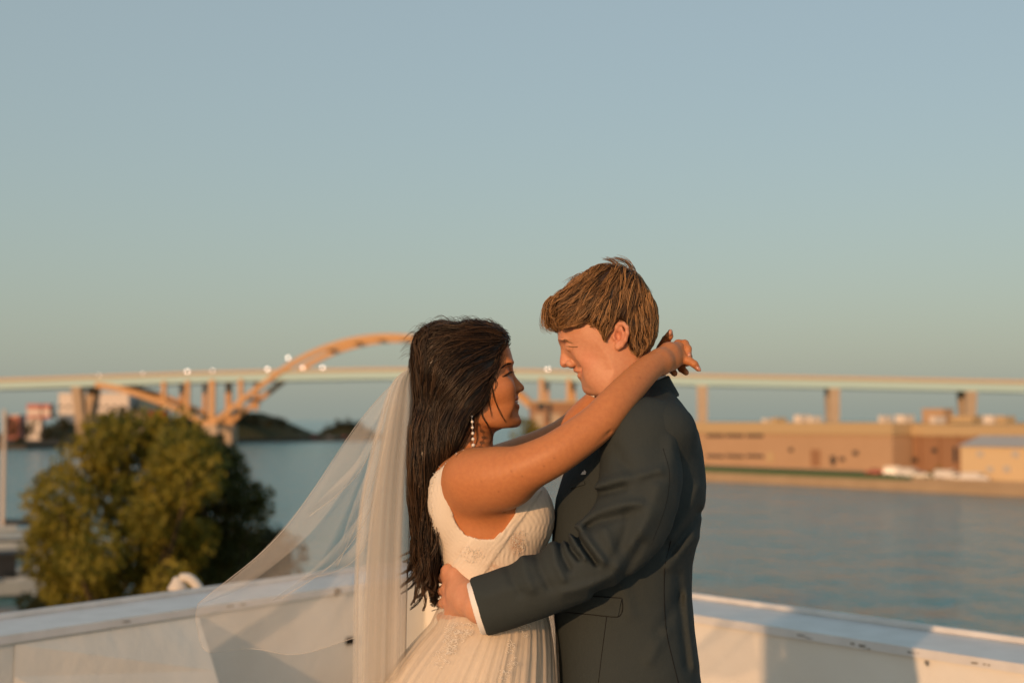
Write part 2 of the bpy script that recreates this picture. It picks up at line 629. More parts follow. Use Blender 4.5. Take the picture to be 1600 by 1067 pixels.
def leaves(name, C, Rr, n, size, material, parent):
    """leaf-sized faces spread through round clumps"""
    C = np.asarray(C); Rr = np.asarray(Rr)
    w = Rr ** 2 / (Rr ** 2).sum()
    k = rng.choice(len(C), n, p=w)
    d = rng.normal(size=(n, 3)); d /= np.linalg.norm(d, axis=1, keepdims=True)
    p = C[k] + d * (Rr[k] * (.45 + .62 * rng.random(n) ** .6))[:, None]
    a = rng.normal(size=(n, 3)); a /= np.linalg.norm(a, axis=1, keepdims=True)
    b = np.cross(a, rng.normal(size=(n, 3))); b /= np.linalg.norm(b, axis=1, keepdims=True)
    s = (size * (.6 + .8 * rng.random(n)))[:, None]
    V = np.stack([p - a * s, p + b * s * .42, p + a * s, p - b * s * .42], 1).reshape(-1, 3)
    f = np.arange(n * 4).reshape(n, 4)
    o = mesh_obj(name, V, f, material, parent)
    tone = rng.random(len(C))
    fattr(o, 'rnd', np.repeat(np.clip(tone[k] * .7 + .3 * rng.random(n), 0, 1), 4))
    return o

def tree(name, label, base, clumps, radii, n, size, material, tr=.25, group=None):
    root = empty(name)
    tag(root, label, 'tree', group)
    base = np.array(base)
    C = np.array(clumps)
    ctr = C.mean(0)
    fork = base + (ctr - base) * .5
    b = MB()
    b.tube(spline([base, base + (fork - base) * .5 + np.array([tr * .3, 0, 0]), fork], 8), [tr, tr * .7], 8)
    for c in C[:: max(1, len(C) // 12)]:
        b.tube(spline([fork, (fork + c) / 2 + np.array([0, 0, -tr]), c], 6), [tr * .5, tr * .12], 6)
    b.build('trunk', MATS['bark'], root, True)
    leaves('crown', C, radii, n, size, material, root)
    return root

GZ = WATER + 1.5
outline = [(230, 660), (190, 662), (150, 670), (100, 700), (70, 745), (55, 800), (48, 840), (70, 868), (95, 895), (130, 930), (280, 668), (310, 690)]
cl, rd = [], []
for (x, y) in outline:
    Yd = 45 + rng.normal(0, 1.2)
    cl.append(P(x + (230 - x) * .16, y + 22, Yd)); rd.append(.75 + .35 * rng.random())
for i in range(46):
    a = rng.random() * 6.28; r = math.sqrt(rng.random())
    cl.append(P(205 + 125 * r * math.cos(a), 810 + 130 * r * math.sin(a), 45 + rng.normal(0, 1.9))); rd.append(.6 + .55 * rng.random())
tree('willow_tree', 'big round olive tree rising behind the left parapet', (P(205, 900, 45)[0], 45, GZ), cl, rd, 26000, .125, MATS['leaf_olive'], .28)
cl, rd = [], []
for (x, y) in ((318, 690), (345, 705), (368, 735), (392, 765), (408, 770), (385, 800), (372, 835), (355, 870), (340, 905)):
    cl.append(P(x - 8, y + 14, 47 + rng.normal(0, .8))); rd.append(.55 + .3 * rng.random())
for i in range(24):
    a = rng.random() * 6.28; r = math.sqrt(rng.random())
    cl.append(P(325 + 55 * r * math.cos(a), 810 + 110 * r * math.sin(a), 47.5 + rng.normal(0, 1.2))); rd.append(.6 + .4 * rng.random())
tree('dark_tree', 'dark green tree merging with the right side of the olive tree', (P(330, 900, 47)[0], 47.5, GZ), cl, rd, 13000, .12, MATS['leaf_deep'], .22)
cl, rd = [], []
for i in range(12):
    cl.append(P(412 + rng.normal(0, 14), 868 + rng.normal(0, 20), 58 + rng.normal(0, .8))); rd.append(.7 + .4 * rng.random())
tree('small_tree', 'small dark tree beside the big round tree', (P(412, 900, 58)[0], 58, GZ), cl, rd, 2600, .16, MATS['leaf_dark'], .14)
cl, rd = [], []
for i in range(9):
    cl.append(P(90 + rng.normal(0, 18), 950 + rng.normal(0, 8), 60 + rng.normal(0, .8))); rd.append(.5 + .3 * rng.random())
tree('shrub', 'low dark shrub on the bank by the boats', (P(95, 950, 60)[0], 60, GZ), cl, rd, 1600, .14, MATS['leaf_dark'], .10)

# near bank under the trees
mat('bank_grass', (.05, .055, .02), .9, .1, noise=(.6, .7, 5, (.09, .07, .04)))
struct(MB().prism([(-200, 20), (200, 20), (60, 34), (0, 62), (-14, 72), (-40, 66), (-200, 60)], WATER - 2, GZ).build('near_bank', MATS['bank_grass']))

# ---------------- boats
mat('boat_white', (.33, .37, .39), .3, .5)
mat('boat_dark', (.015, .018, .022), .6, .3)
mat('boat_glass', (.02, .03, .035), .1, .6)
mat('mast_paint', (.62, .50, .40), .4, .5)
def hull(b, c, L_, W_, H_, yaw):
    ca, sa = math.cos(yaw), math.sin(yaw)
    rows = []
    for t in np.linspace(0, 1, 9):
        w = W_ * .5 * (1 - max(0, (t - .45) / .55) ** 2.2) * (.92 + .08 * min(1, t * 4))
        top = H_ * (1 + .35 * t * t)
        x = L_ * (t - .5)
        rows.append([(x, -w, top), (x, -w * .72, 0.02), (x, 0, -.35), (x, w * .72, .02), (x, w, top)])
    vs = [(c[0] + ca * x - sa * y, c[1] + sa * x + ca * y, c[2] + z) for r in rows for (x, y, z) in r]
    fs = [(i * 5 + k, (i + 1) * 5 + k, (i + 1) * 5 + k + 1, i * 5 + k + 1) for i in range(8) for k in range(4)]
    fs += [(i * 5 + 4, (i + 1) * 5 + 4, (i + 1) * 5, i * 5) for i in range(8)]
    fs += [(0, 1, 2, 3, 4)]
    b.add(vs, fs)
def motor_boat(label, c, L_, yaw, canopy, group='boats in the marina'):
    r = empty('motor_boat'); tag(r, label, 'boat', group)
    W_ = L_ * .34
    h = MB(); hull(h, c, L_, W_, 1.1, yaw); h.build('hull', MATS['boat_white'], r)
    ax = (math.cos(yaw), math.sin(yaw), 0)
    A = np.array(ax)
    MB().box(np.array(c) + A * L_ * .08 + np.array([0, 0, 1.62]), (L_ * .42, W_ * .78, .9), ax).build('cabin', MATS['boat_white'], r)
    MB().box(np.array(c) + A * L_ * .08 + np.array([0, 0, 1.72]), (L_ * .425, W_ * .80, .34), ax).build('cabin_window', MATS['boat_glass'], r)
    if canopy:
        MB().box(np.array(c) - A * L_ * .16 + np.array([0, 0, 3.3]), (L_ * .52, W_ * .95, .32), ax).build('canopy', MATS['boat_dark'], r)
        MB().box(np.array(c) - A * L_ * .18 + np.array([0, 0, 2.3]), (L_ * .30, W_ * .80, 1.8), ax).build('canopy_curtain', MATS['boat_dark'], r)
        for s in (-1, 1):
            q = np.array(c) - A * L_ * .36 + np.array([-ax[1], ax[0], 0]) * s * W_ * .42
            MB().tube([q + np.array([0, 0, 1.2]), q + np.array([0, 0, 3.2])], .04, 6).build('canopy_post', MATS['boat_white'], r)
    return r
bp = P(30, 925, 118); motor_boat('white motor boat with a black canopy moored at the far left', (bp[0], 118, WATER + .2), 9.0, .35, True)
bp = P(8, 868, 150); motor_boat('plain white cabin cruiser moored behind the canopied boat', (bp[0], 150, WATER + .2), 8.5, .2, False)
bp = P(95, 925, 112); motor_boat('small low white runabout near the bank', (bp[0] + .6, 112, WATER + .1), 5.0, .1, False)
sb = empty('sailboat'); tag(sb, 'sailboat at the left edge with a tall bare mast', 'boat', 'boats in the marina')
bp = P(2, 850, 170)
h = MB(); hull(h, (bp[0], 170, WATER + .2), 10, 3, 1.1, .3); h.build('hull', MATS['boat_white'], sb)
MB().tube([(bp[0] + .1, 170, WATER + 1), (bp[0] + .1, 170, P(5, 640, 170)[2])], [.26, .20], 10).build('mast', MATS['mast_paint'], sb)
MB().tube([(bp[0] + .4, 170, WATER + 2.3), (bp[0] + 4.2, 171, WATER + 2.2)], .35, 8).build('furled_sail', MATS['boat_dark'], sb, True)
MB().box((bp[0], 170, WATER + 1.7), (3.5, 1.8, .6), (math.cos(.3), math.sin(.3), 0)).build('cabin', MATS['boat_white'], sb)
dk = empty('dock'); tag(dk, 'low grey floating dock between the boats', 'dock')
mat('dock_wood', (.22, .20, .18), .9, .1)
for i in range(14):
    MB().box((-44 + i * 1.42, 104.5, WATER + .55), (1.36, 2.4, .12)).build('plank', MATS['dock_wood'], dk)

# ---------------- bridge
mat('steel_green', (.42, .60, .60), .6, .3)
mat('steel_orange', (.58, .33, .145), .6, .3, noise=(.3, .3, 3, (.52, .28, .115)))
mat('concrete', (.48, .38, .28), .9, .2, noise=(.2, .4, 4, (.40, .31, .22)))
mat('rail', (.56, .42, .28), .7, .2)
mat('asphalt', (.05, .05, .05), .9, .2)
BA = math.radians(7.6)
bd_, bw_ = np.array([math.cos(BA), -math.sin(BA)]), np.array([math.sin(BA), math.cos(BA)])
BC = np.array([(600 - 800) / F * 850, 850.0])
def B_at(px, off=0.0):
    """plan position on the bridge axis (shifted across by off) in the column px"""
    k = (px - 800) / F
    o = BC + bw_ * off
    t = (k * o[1] - o[0]) / (bd_[0] - k * bd_[1])
    return t, o + bd_ * t
def B_pt(px, py, off):
    t, q = B_at(px, off)
    return P(px, py, q[1])
WD = 15.0
br = empty('arch_bridge')
tag(br, 'long pale green bridge with an orange steel arch across the harbour', 'bridge')
top_px = [(-900, 612), (-500, 602), (-120, 593), (0, 591), (160, 586), (330, 580), (560, 575), (640, 574.5), (760, 575.5), (900, 578.5), (1090, 584), (1300, 588), (1600, 594), (1760, 597), (2100, 605), (2600, 620)]
sp_ = spline([(a, b, 0) for a, b in top_px], 64)
near_top = np.array([B_pt(a, b, -WD) for a, b, _ in sp_])
H1, H2 = 1.9, 5.6
def deck(d0, d1, z0, z1, nm, m):
    b = MB()
    w3 = np.array([*bw_, 0])
    vs, n = [], len(near_top)
    for q in near_top:
        vs += [q + w3 * d0 + np.array([0, 0, z0]), q + w3 * d1 + np.array([0, 0, z0]), q + w3 * d1 + np.array([0, 0, z1]), q + w3 * d0 + np.array([0, 0, z1])]
    fs = [(i * 4 + k, (i + 1) * 4 + k, (i + 1) * 4 + (k + 1) % 4, i * 4 + (k + 1) % 4) for i in range(n - 1) for k in range(4)] + [(0, 1, 2, 3), tuple(4 * (n - 1) + k for k in (3, 2, 1, 0))]
    b.add(vs, fs)
    return b.build(nm, m, br)
deck(-.6, 2 * WD + .6, -1.9, -1.1, 'road_deck', MATS['concrete'])
deck(-.3, -.05, -1.1, 0, 'railing', MATS['rail'])
deck(2 * WD, 2 * WD + .3, -1.1, 0, 'railing', MATS['rail'])
deck(.2, 1.0, -6.6, -1.9, 'girder', MATS['steel_green'])
deck(2 * WD - 1, 2 * WD - .2, -6.6, -1.9, 'girder', MATS['steel_green'])
rib_px = [(150, 601), (190, 608), (230, 620), (270, 636), (305, 653), (329, 664), (352, 646), (380, 624), (410, 601), (440, 579), (470, 561), (505, 545), (545, 533), (580, 527.5), (612, 526), (650, 529), (690, 538), (725, 552), (760, 573), (790, 600), (820, 628), (846, 650), (868, 664),
          (895, 652), (930, 636), (975, 618), (1020, 606)]
near_rib = np.array([B_pt(a, b, -WD) for a, b in rib_px])
far_rib = near_rib + np.array([*bw_, 0]) * 2 * WD
def rib(pts):
    b = MB(); w = np.array([*bw_, 0]) * 1.2; u = np.array([0, 0, 1.75])
    vs = []
    p = np.concatenate([spline(pts[:6], 24)[:-1], spline(pts[5:23], 60)[:-1], spline(pts[22:], 20)])
    for q in p:
        vs += [q - w - u, q + w - u, q + w + u, q - w + u]
    n = len(p)
    b.add(vs, [(i * 4 + k, (i + 1) * 4 + k, (i + 1) * 4 + (k + 1) % 4, i * 4 + (k + 1) % 4) for i in range(n - 1) for k in range(4)])
    return b.build('arch_rib', MATS['steel_orange'], br)
rib(near_rib); rib(far_rib)
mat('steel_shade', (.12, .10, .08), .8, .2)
for i in (3, 7, 11, 12, 13, 14, 15, 16, 19, 24):
    MB().tube([near_rib[i], far_rib[i]], 1.0, 6).build('cross_brace', MATS['steel_shade'], br)
deckz = lambda px: float(np.interp(px, [a for a, b in top_px], [B_pt(a, b, -WD)[2] for a, b in top_px])) - 5
for (px, py) in ((256, 630), (293, 648), (331, 664), (376, 640), (846, 650), (889, 655)):
    for off in (-WD, WD):
        q = B_pt(px, py, -WD)
        q = q + np.array([*bw_, 0]) * (off + WD)
        MB().box((q[0], q[1], (q[2] + deckz(px)) / 2), (3.4 if px == 331 else 2.5, 2.2, deckz(px) - q[2]), (*bd_, 0)).build('column', MATS['steel_orange'], br)
for px in (331, 868):
    for off in (-WD, WD):
        q = B_pt(px, 664, -WD) + np.array([*bw_, 0]) * (off + WD)
        MB().box((q[0], q[1], (q[2] + WATER - 2) / 2 + .5), (9, 7, q[2] - WATER + 1), (*bd_, 0)).build('pier', MATS['concrete'], br)
for (px, lean) in ((-420, 9), (-210, 9), (-34, 9), (135, 9.5), (1097, 2), (1300, 5.0), (1510, 8), (1730, 8), (1960, 8), (2200, 8)):
    t, q0 = B_at(px, 0)
    zt_ = deckz(px) - 1.6
    pr = MB()
    for s in (-1, 1):
        a = np.array([*(q0 + bw_ * s * (WD - 3)), zt_]); c = np.array([*(q0 + bw_ * s * (WD - 3 - lean)), WATER - 1])
        w = np.array([*bd_, 0]) * 2.6; u = np.array([*bw_, 0]) * 2.4
        vs = [c - w - u, c + w - u, c + w + u, c - w + u, a - w * 1.15 - u * 1.3, a + w * 1.15 - u * 1.3, a + w * 1.15 + u * 1.3, a - w * 1.15 + u * 1.3]
        pr.add(vs, [(3, 2, 1, 0), (4, 5, 6, 7), (0, 1, 5, 4), (1, 2, 6, 5), (2, 3, 7, 6), (3, 0, 4, 7)])
    po = pr.build('pier', MATS['concrete'], br)
    MB().box((*q0, zt_ + .2), (5.6, 2 * WD - 2, 3.0), (*bd_, 0)).build('pier_cap', MATS['concrete'], po)
# lamps along the roadway, their globes given emission
mat('lamp_post', (.35, .33, .30), .5, .4)
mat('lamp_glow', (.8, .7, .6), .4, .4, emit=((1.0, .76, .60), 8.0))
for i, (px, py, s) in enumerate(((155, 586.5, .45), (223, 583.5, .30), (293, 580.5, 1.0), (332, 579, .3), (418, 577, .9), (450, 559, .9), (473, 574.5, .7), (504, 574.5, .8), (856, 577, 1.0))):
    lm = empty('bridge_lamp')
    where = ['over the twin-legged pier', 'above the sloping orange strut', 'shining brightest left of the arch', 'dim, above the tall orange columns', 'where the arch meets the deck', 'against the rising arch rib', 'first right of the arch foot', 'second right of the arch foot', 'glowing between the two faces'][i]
    tag(lm, 'small lamp on the bridge ' + where, 'lamp', 'lamps on the bridge')
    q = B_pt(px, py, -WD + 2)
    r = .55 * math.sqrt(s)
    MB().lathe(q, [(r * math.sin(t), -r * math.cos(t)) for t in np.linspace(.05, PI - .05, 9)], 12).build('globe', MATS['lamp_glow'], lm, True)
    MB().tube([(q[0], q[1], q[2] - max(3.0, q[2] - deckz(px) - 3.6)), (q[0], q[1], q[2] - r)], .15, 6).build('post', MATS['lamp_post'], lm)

# ---------------- far left shore
mat('shore', (.06, .055, .04), .95, .1, noise=(.05, .6, 5, (.10, .08, .06)))
mat('hill_grass', (.035, .040, .018), .95, .1, noise=(.03, .7, 5, (.06, .055, .03)))
struct(MB().prism([(-620, 700), P(40, 705, 690)[:2], P(150, 700, 740)[:2], P(280, 694, 840)[:2], P(400, 690, 905)[:2], P(585, 688, 960)[:2], P(600, 684, 1100)[:2], (-700, 1400)], WATER - 2, WATER + 2.0).build('far_shore', MATS['shore']))
def mound(pts_px, Yc, dep, nm):
    vs, fs = [], []
    n = len(pts_px)
    for (px, py) in pts_px:
        t = P(px, py, Yc)
        for k, (dy, f) in enumerate(((-dep, 0), (-dep * .5, .72), (0, 1), (dep * .6, .7), (dep, 0))):
            vs.append((t[0], Yc + dy, (WATER + 1) + (t[2] - WATER - 1) * f + (rng.normal(0, .3) if 0 < k < 4 else 0)))
    for i in range(n - 1):
        for k in range(4):
            fs.append((i * 5 + k, (i + 1) * 5 + k, (i + 1) * 5 + k + 1, i * 5 + k + 1))
    return struct(mesh_obj(nm, vs, fs, MATS['hill_grass'], None, True))
mound([(20, 680), (60, 668), (110, 662), (170, 655), (240, 650), (300, 655), (350, 646), (380, 642), (410, 646), (440, 655), (465, 666), (490, 680), (510, 688)], 990, 60, 'hill')
mound([(490, 682), (505, 672), (530, 662), (545, 660), (562, 664), (590, 676), (610, 686)], 1120, 40, 'hill')
def far_tree(px, py, wpx, Yd, label, m='leaf_far'):
    c = P(px, py, Yd)
    r = wpx * Yd / F * .5
    cl = [c + np.array([rng.normal(0, r * .45), rng.normal(0, r * .4), -r * .5 + rng.normal(0, r * .45)]) for i in range(8)]
    tree('far_tree', label, (c[0], Yd, WATER + 1), cl, [r * (.4 + .3 * rng.random()) for i in range(8)], 420, r * .16, MATS[m], r * .06, 'trees on the far shore')
lab = ['dark far-shore tree left of the twin-legged pier, %s from the left', 'dark far tree between pier and arch foot, %s from the left', 'dark tree on the hill behind the arch foot, %s from the left', 'tree on the small far headland, %s from the left']
NTH = ['first', 'second', 'third', 'fourth', 'fifth', 'sixth', 'seventh']
seen_ = [0, 0, 0, 0]
for (px, py, w, Yd, k) in sorted(((22, 664, 26, 800, 0), (45, 660, 24, 790, 0), (66, 672, 22, 760, 0), (84, 660, 26, 830, 0), (104, 656, 24, 850, 0), (30, 685, 22, 730, 0), (170, 646, 22, 900, 1), (193, 640, 18, 900, 1), (212, 655, 24, 880, 1), (250, 656, 24, 900, 1), (275, 652, 22, 930, 1), (300, 650, 22, 960, 1),
                           (352, 650, 24, 950, 2), (376, 646, 24, 955, 2), (398, 648, 22, 955, 2), (420, 654, 22, 960, 2), (440, 660, 20, 965, 2), (462, 670, 18, 970, 2), (512, 668, 16, 1090, 3), (528, 660, 18, 1095, 3), (545, 657, 18, 1095, 3), (562, 661, 16, 1100, 3))):
    far_tree(px, py, w, Yd, lab[k] % NTH[seen_[k]]); seen_[k] += 1

mat('wall_white', (.72, .64, .56), .8, .2)
mat('wall_red', (.40, .035, .030), .7, .3)
mat('wall_rose', (.50, .22, .19), .8, .2)
mat('roof_teal', (.05, .10, .12), .6, .3)
mat('window_dark', (.03, .035, .04), .25, .5)
def house(name, label, x0, x1, ytop, Yd, depth, wall, roof, wins=(), zb=WATER + 1.5, cat='building', roof_h=.8):
    r = empty(name); tag(r, label, cat)
    a, b = P(x0, ytop, Yd), P(x1, ytop, Yd)
    MB().box(((a[0] + b[0]) / 2, Yd + depth / 2, (a[2] - roof_h + zb) / 2), (b[0] - a[0], depth, a[2] - roof_h - zb)).build('wall', MATS[wall], r)
    MB().box(((a[0] + b[0]) / 2, Yd + depth / 2, a[2] - roof_h / 2 + .003), (b[0] - a[0] + .8, depth + .8, roof_h)).build('roof', MATS[roof], r)
    for (u0, u1, v0, v1) in wins:
        p0, p1 = P(u0, v0, Yd), P(u1, v1, Yd)
        MB().box(((p0[0] + p1[0]) / 2, Yd - .02, (p0[2] + p1[2]) / 2), (p1[0] - p0[0], .3, p0[2] - p1[2])).build('window', MATS['window_dark'], r)
    return r
house('white_warehouse', 'large white flat-roofed warehouse behind the twin-legged bridge pier', 92, 201, 614, 1010, 40, 'wall_white', 'wall_white', [(92 + 12 * i, 98 + 12 * i, 633, 638) for i in range(9)])
house('teal_roof_shed', 'dark teal roofed shed under the sloping orange strut', 216, 246, 620, 1020, 20, 'roof_teal', 'roof_teal')
house('red_shed', 'small bright red shed below the bridge strut', 234, 259, 641, 905, 10, 'wall_red', 'wall_red', zb=WATER + 4)
house('white_shed', 'low white shed to the left of the red shed', 205, 233, 645, 905, 10, 'wall_white', 'wall_white', zb=WATER + 4)
ts = empty('striped_tower'); tag(ts, 'red and white banded tower block on the far left shore', 'tower')
for i, (y0, y1, m) in enumerate(((631, 640, 'wall_rose'), (640, 648, 'wall_white'), (648, 654, 'wall_rose'), (654, 690, 'wall_white'))):
    for (xa, xb) in ((42, 63), (66, 78)):
        if xb < 70 or i < 3:
            a, b = P(xa, y0, 870), P(xb, y1, 870)
            MB().box(((a[0] + b[0]) / 2, 874 + i * .02, (a[2] + b[2]) / 2), (b[0] - a[0] - i * .02, 8, a[2] - b[2])).build('band', MATS[m], ts)
house('pink_shed', 'low pinkish shed beside the mast at the far left', 8, 30, 648, 900, 12, 'wall_rose', 'wall_white')
# parked cars far along the breakwater
mat('paint_red', (.35, .04, .03), .3, .5)
mat('paint_white', (.50, .50, .50), .3, .5)
mat('paint_silver', (.42, .43, .44), .3, .5, .5)
mat('paint_dark', (.03, .03, .035), .3, .5)
mat('tyre', (.015, .015, .015), .9, .1)
def car(label, c, yaw, paint, kind='car', group=None, L_=4.6):
    r = empty('parked_' + kind); tag(r, label, kind, group)
    ca, sa = math.cos(yaw), math.sin(yaw)
    prof = [(-.5, .30), (-.5, .62), (-.46, .86), (-.30, .92), (-.20, 1.38), (.10, 1.42), (.26, .98), (.46, .86), (.5, .62), (.5, .30)] if kind == 'car' else [(-.5, .35), (-.5, 1.3), (-.48, 2.05), (.20, 2.1), (.34, 1.35), (.48, 1.12), (.5, .6), (.5, .35)]
    W_ = 1.8 if kind == 'car' else 2.0
    def X(x, y, z): return (c[0] + ca * x - sa * y, c[1] + sa * x + ca * y, c[2] + z)
    n = len(prof)
    vs = [X(px * L_, -W_ / 2 + (.14 if pz > 1 else 0), pz) for px, pz in prof] + [X(px * L_, W_ / 2 - (.14 if pz > 1 else 0), pz) for px, pz in prof]
    fs = [tuple(range(n)), tuple(range(2 * n - 1, n - 1, -1))] + [((i + 1) % n, i, n + i, n + (i + 1) % n) for i in range(n)]
    MB().add(vs, fs).build('body', paint, r)
    gz = 1.14 if kind == 'car' else 1.65
    for s in (-1, 1):
        MB().box(X((-.04 if kind == 'car' else .22) * L_, s * (W_ / 2 - .06), gz), (L_ * (.38 if kind == 'car' else .16), .12, .30), (ca, sa, 0)).build('window', MATS['window_dark'], r)
        for t in (-.31, .31):
            a, b = np.array(X(t * L_, s * (W_ / 2 - .2), .33)), np.array(X(t * L_, s * (W_ / 2 + .02), .33))
            MB().tube([a, b], .33, 12).build('wheel', MATS['tyre'], r)
    return r
for i, px in enumerate((395, 420, 447, 452, 470, 492, 515, 540)):
    q = P(px, 686, 955)
    car('tiny parked car on the breakwater under the hill, %s from the left' % (NTH + ['eighth'])[i], (q[0], 950 + (px - 395) * .06, WATER + 2), .1 * i, MATS[['paint_white', 'paint_red', 'paint_silver', 'paint_red'][i % 4]], 'car', 'cars on the breakwater')

# ---------------- right quay
qa, qb = P(1095, 750, 339)[:2], P(1600, 775, 268)[:2]
qd = (qb - qa) / np.linalg.norm(qb - qa)
qn = np.array([-qd[1], qd[0]])
if qn[1] < 0: qn = -qn
mat('quay_stone', (.42, .31, .20), .9, .2, noise=(.3, .5, 4, (.33, .24, .15)))
mat('quay_paving', (.40, .30, .20), .9, .2, noise=(.2, .5, 4, (.33, .25, .17)))
mat('quay_grass', (.10, .17, .045), .9, .1, noise=(.5, .7, 4, (.14, .17, .06)))
mat('warehouse_brick', (.48, .32, .20), .9, .2, noise=(.15, .4, 4, (.42, .275, .165)))
mat('warehouse_dark', (.33, .185, .105), .9, .2, noise=(.15, .4, 4, (.28, .155, .085)))
mat('fascia', (.50, .37, .21), .8, .2)
mat('cream', (.66, .50, .30), .8, .2)
mat('grey_roof', (.46, .45, .43), .7, .3)
def Q(t, d):
    return qa + qd * t + qn * d
QZ = WATER + 1.7
struct(MB().prism([Q(-60, 0), Q(260, 0), Q(260, 400), Q(-60, 400)], WATER - 3, QZ).build('quay', MATS['quay_paving']))
kb = MB()
struct(MB().prism([Q(-60, -.5), Q(260, -.5), Q(260, 1.2), Q(-60, 1.2)], WATER - 3, QZ + .35).build('quay_wall', MATS['quay_stone']))
struct(MB().prism([Q(-60, 8), Q(52, 8), Q(52, 30), Q(-60, 30)], QZ + .004, QZ + .30).build('grass_verge', MATS['quay_grass']))
struct(MB().prism([Q(57, 6), Q(200, 6), Q(200, 7.0), Q(57, 7.0)], QZ + .004, QZ + .8).build('kerb_wall', MATS['quay_stone']))
# long brick warehouse
wh = empty('brick_warehouse'); tag(wh, 'long low brown brick warehouse with a tan roof band across the water', 'building')
d0 = 46.0
k0 = (1393 - 800) / F
tc_ = ((k0 * (qa + qn * d0)[1] - (qa + qn * d0)[0]) / (qd[0] - k0 * qd[1]))
ztop = P(1300, 660, Q(tc_ - 30, d0)[1])[2]
hB = ztop - QZ
MB().prism([Q(-90, d0), Q(tc_, d0), Q(tc_, d0 + 70), Q(-90, d0 + 70)], QZ, ztop - 3.0).build('wall', MATS['warehouse_brick'], wh)
MB().prism([Q(-90, d0 - .5), Q(tc_ + .5, d0 - .5), Q(tc_ + .5, d0 + 70), Q(-90, d0 + 70)], ztop - 3.0, ztop).build('roof_band', MATS['fascia'], wh)
MB().prism([Q(tc_ + .6, d0 + 7), Q(tc_ + 190, d0 + 7), Q(tc_ + 190, d0 + 70), Q(tc_ + .6, d0 + 70)], QZ, ztop - 3.2).build('wall', MATS['warehouse_dark'], wh)
MB().prism([Q(tc_ + .6, d0 + 6.5), Q(tc_ + 190, d0 + 6.5), Q(tc_ + 190, d0 + 70), Q(tc_ + .6, d0 + 70)], ztop - 3.2, ztop - .5).build('roof_band', MATS['fascia'], wh)
def wall_rect(x0, x1, y0, y1, dd, nm, m, proud=.25):
    out = []
    for px in (x0, x1):
        k = (px - 800) / F
        A = qa + qn * dd
        t = (k * A[1] - A[0]) / (qd[0] - k * qd[1])
        out.append((t, (A + qd * t)[1]))
    za, zb = P(x0, y0, out[0][1])[2], P(x0, y1, out[0][1])[2]
    c = Q((out[0][0] + out[1][0]) / 2, dd - proud / 2 + .05)
    return MB().box((*c, (za + zb) / 2), (out[1][0] - out[0][0], proud, za - zb), (*qd, 0)).build(nm, m, wh)
for y0, y1 in ((678.5, 682.5), (710, 714)):
    for x0, x1 in ((1104, 1130), (1134, 1161), (1166, 1192)):
        wall_rect(x0, x1, y0, y1, d0, 'window', MATS['window_dark'])
wall_rect(1266, 1280, 702, 728, d0, 'door', MATS['warehouse_dark'])
for (x0, x1, y0, y1) in ((1232, 1238, 700, 705), (1297, 1304, 712, 726), (1311, 1318, 714, 720), (1332, 1339, 704, 711), (1198, 1208, 706, 722)):
    wall_rect(x0, x1, y0, y1, d0, 'window', MATS['window_dark' if x0 != 1198 else 'fascia'])
for (x0, x1, y0, y1) in ((1396, 1404, 700, 708), (1424, 1432, 715, 722), (1455, 1462, 700, 707), (1488, 1498, 698, 722), (1535, 1543, 680, 684), (1552, 1562, 680, 684)):
    wall_rect(x0, x1, y0, y1, d0 + 7, 'window', MATS['window_dark'])
for x0 in range(1405, 1600, 30):
    wall_rect(x0, x0 + 3, 679, 728, d0 + 7, 'pilaster', MATS['warehouse_dark'], .6)
# roof plant
def plant(px0, px1, py, m, label, dd=66.0):
    A = qa + qn * dd
    t = []
    for px in (px0, px1):
        k = (px - 800) / F
        t.append((k * A[1] - A[0]) / (qd[0] - k * qd[1]))
    c = Q(sum(t) / 2, dd + 2)
    z1 = P(px0, py, c[1])[2]
    r = empty('roof_unit'); tag(r, label, 'roof unit', 'plant on the warehouse roof')
    MB().box((*c, (ztop + z1) / 2 - .05), (t[1] - t[0], 4, z1 - ztop + .2), (*qd, 0)).build('casing', m, r)
    MB().box((*c, z1 + .15), ((t[1] - t[0]) * 1.06, 4.2, .22), (*qd, 0)).build('lid', m, r)
plant(1440, 1473, 640, MATS['warehouse_brick'], 'square brown brick penthouse on the warehouse roof')
plant(1190, 1196, 655.5, MATS['wall_white'], 'small pale vent box on the roof, first from the man\'s back')
plant(1205, 1213, 654, MATS['fascia'], 'small tan vent box on the roof, second from the man\'s back')
plant(1240, 1250, 650, MATS['wall_white'], 'pale roof unit left of the middle bridge pier')
plant(1262, 1268, 652, MATS['wall_white'], 'narrow pale roof unit beside the middle bridge pier')
plant(1372, 1378, 651, MATS['wall_white'], 'narrow pale roof unit left of the brown penthouse')
plant(1398, 1412, 650, MATS['wall_white'], 'wide pale roof unit next to the brown penthouse')
plant(1452, 1460, 652, MATS['wall_white'], 'white unit in front of the brown penthouse', 52.0)
plant(1484, 1518, 651, MATS['fascia'], 'long tan roof housing at the foot of the right bridge pier')
plant(1535, 1550, 651, MATS['wall_white'], 'pale roof unit right of the right bridge pier')
plant(1556, 1570, 652, MATS['fascia'], 'tan roof unit near the right edge')
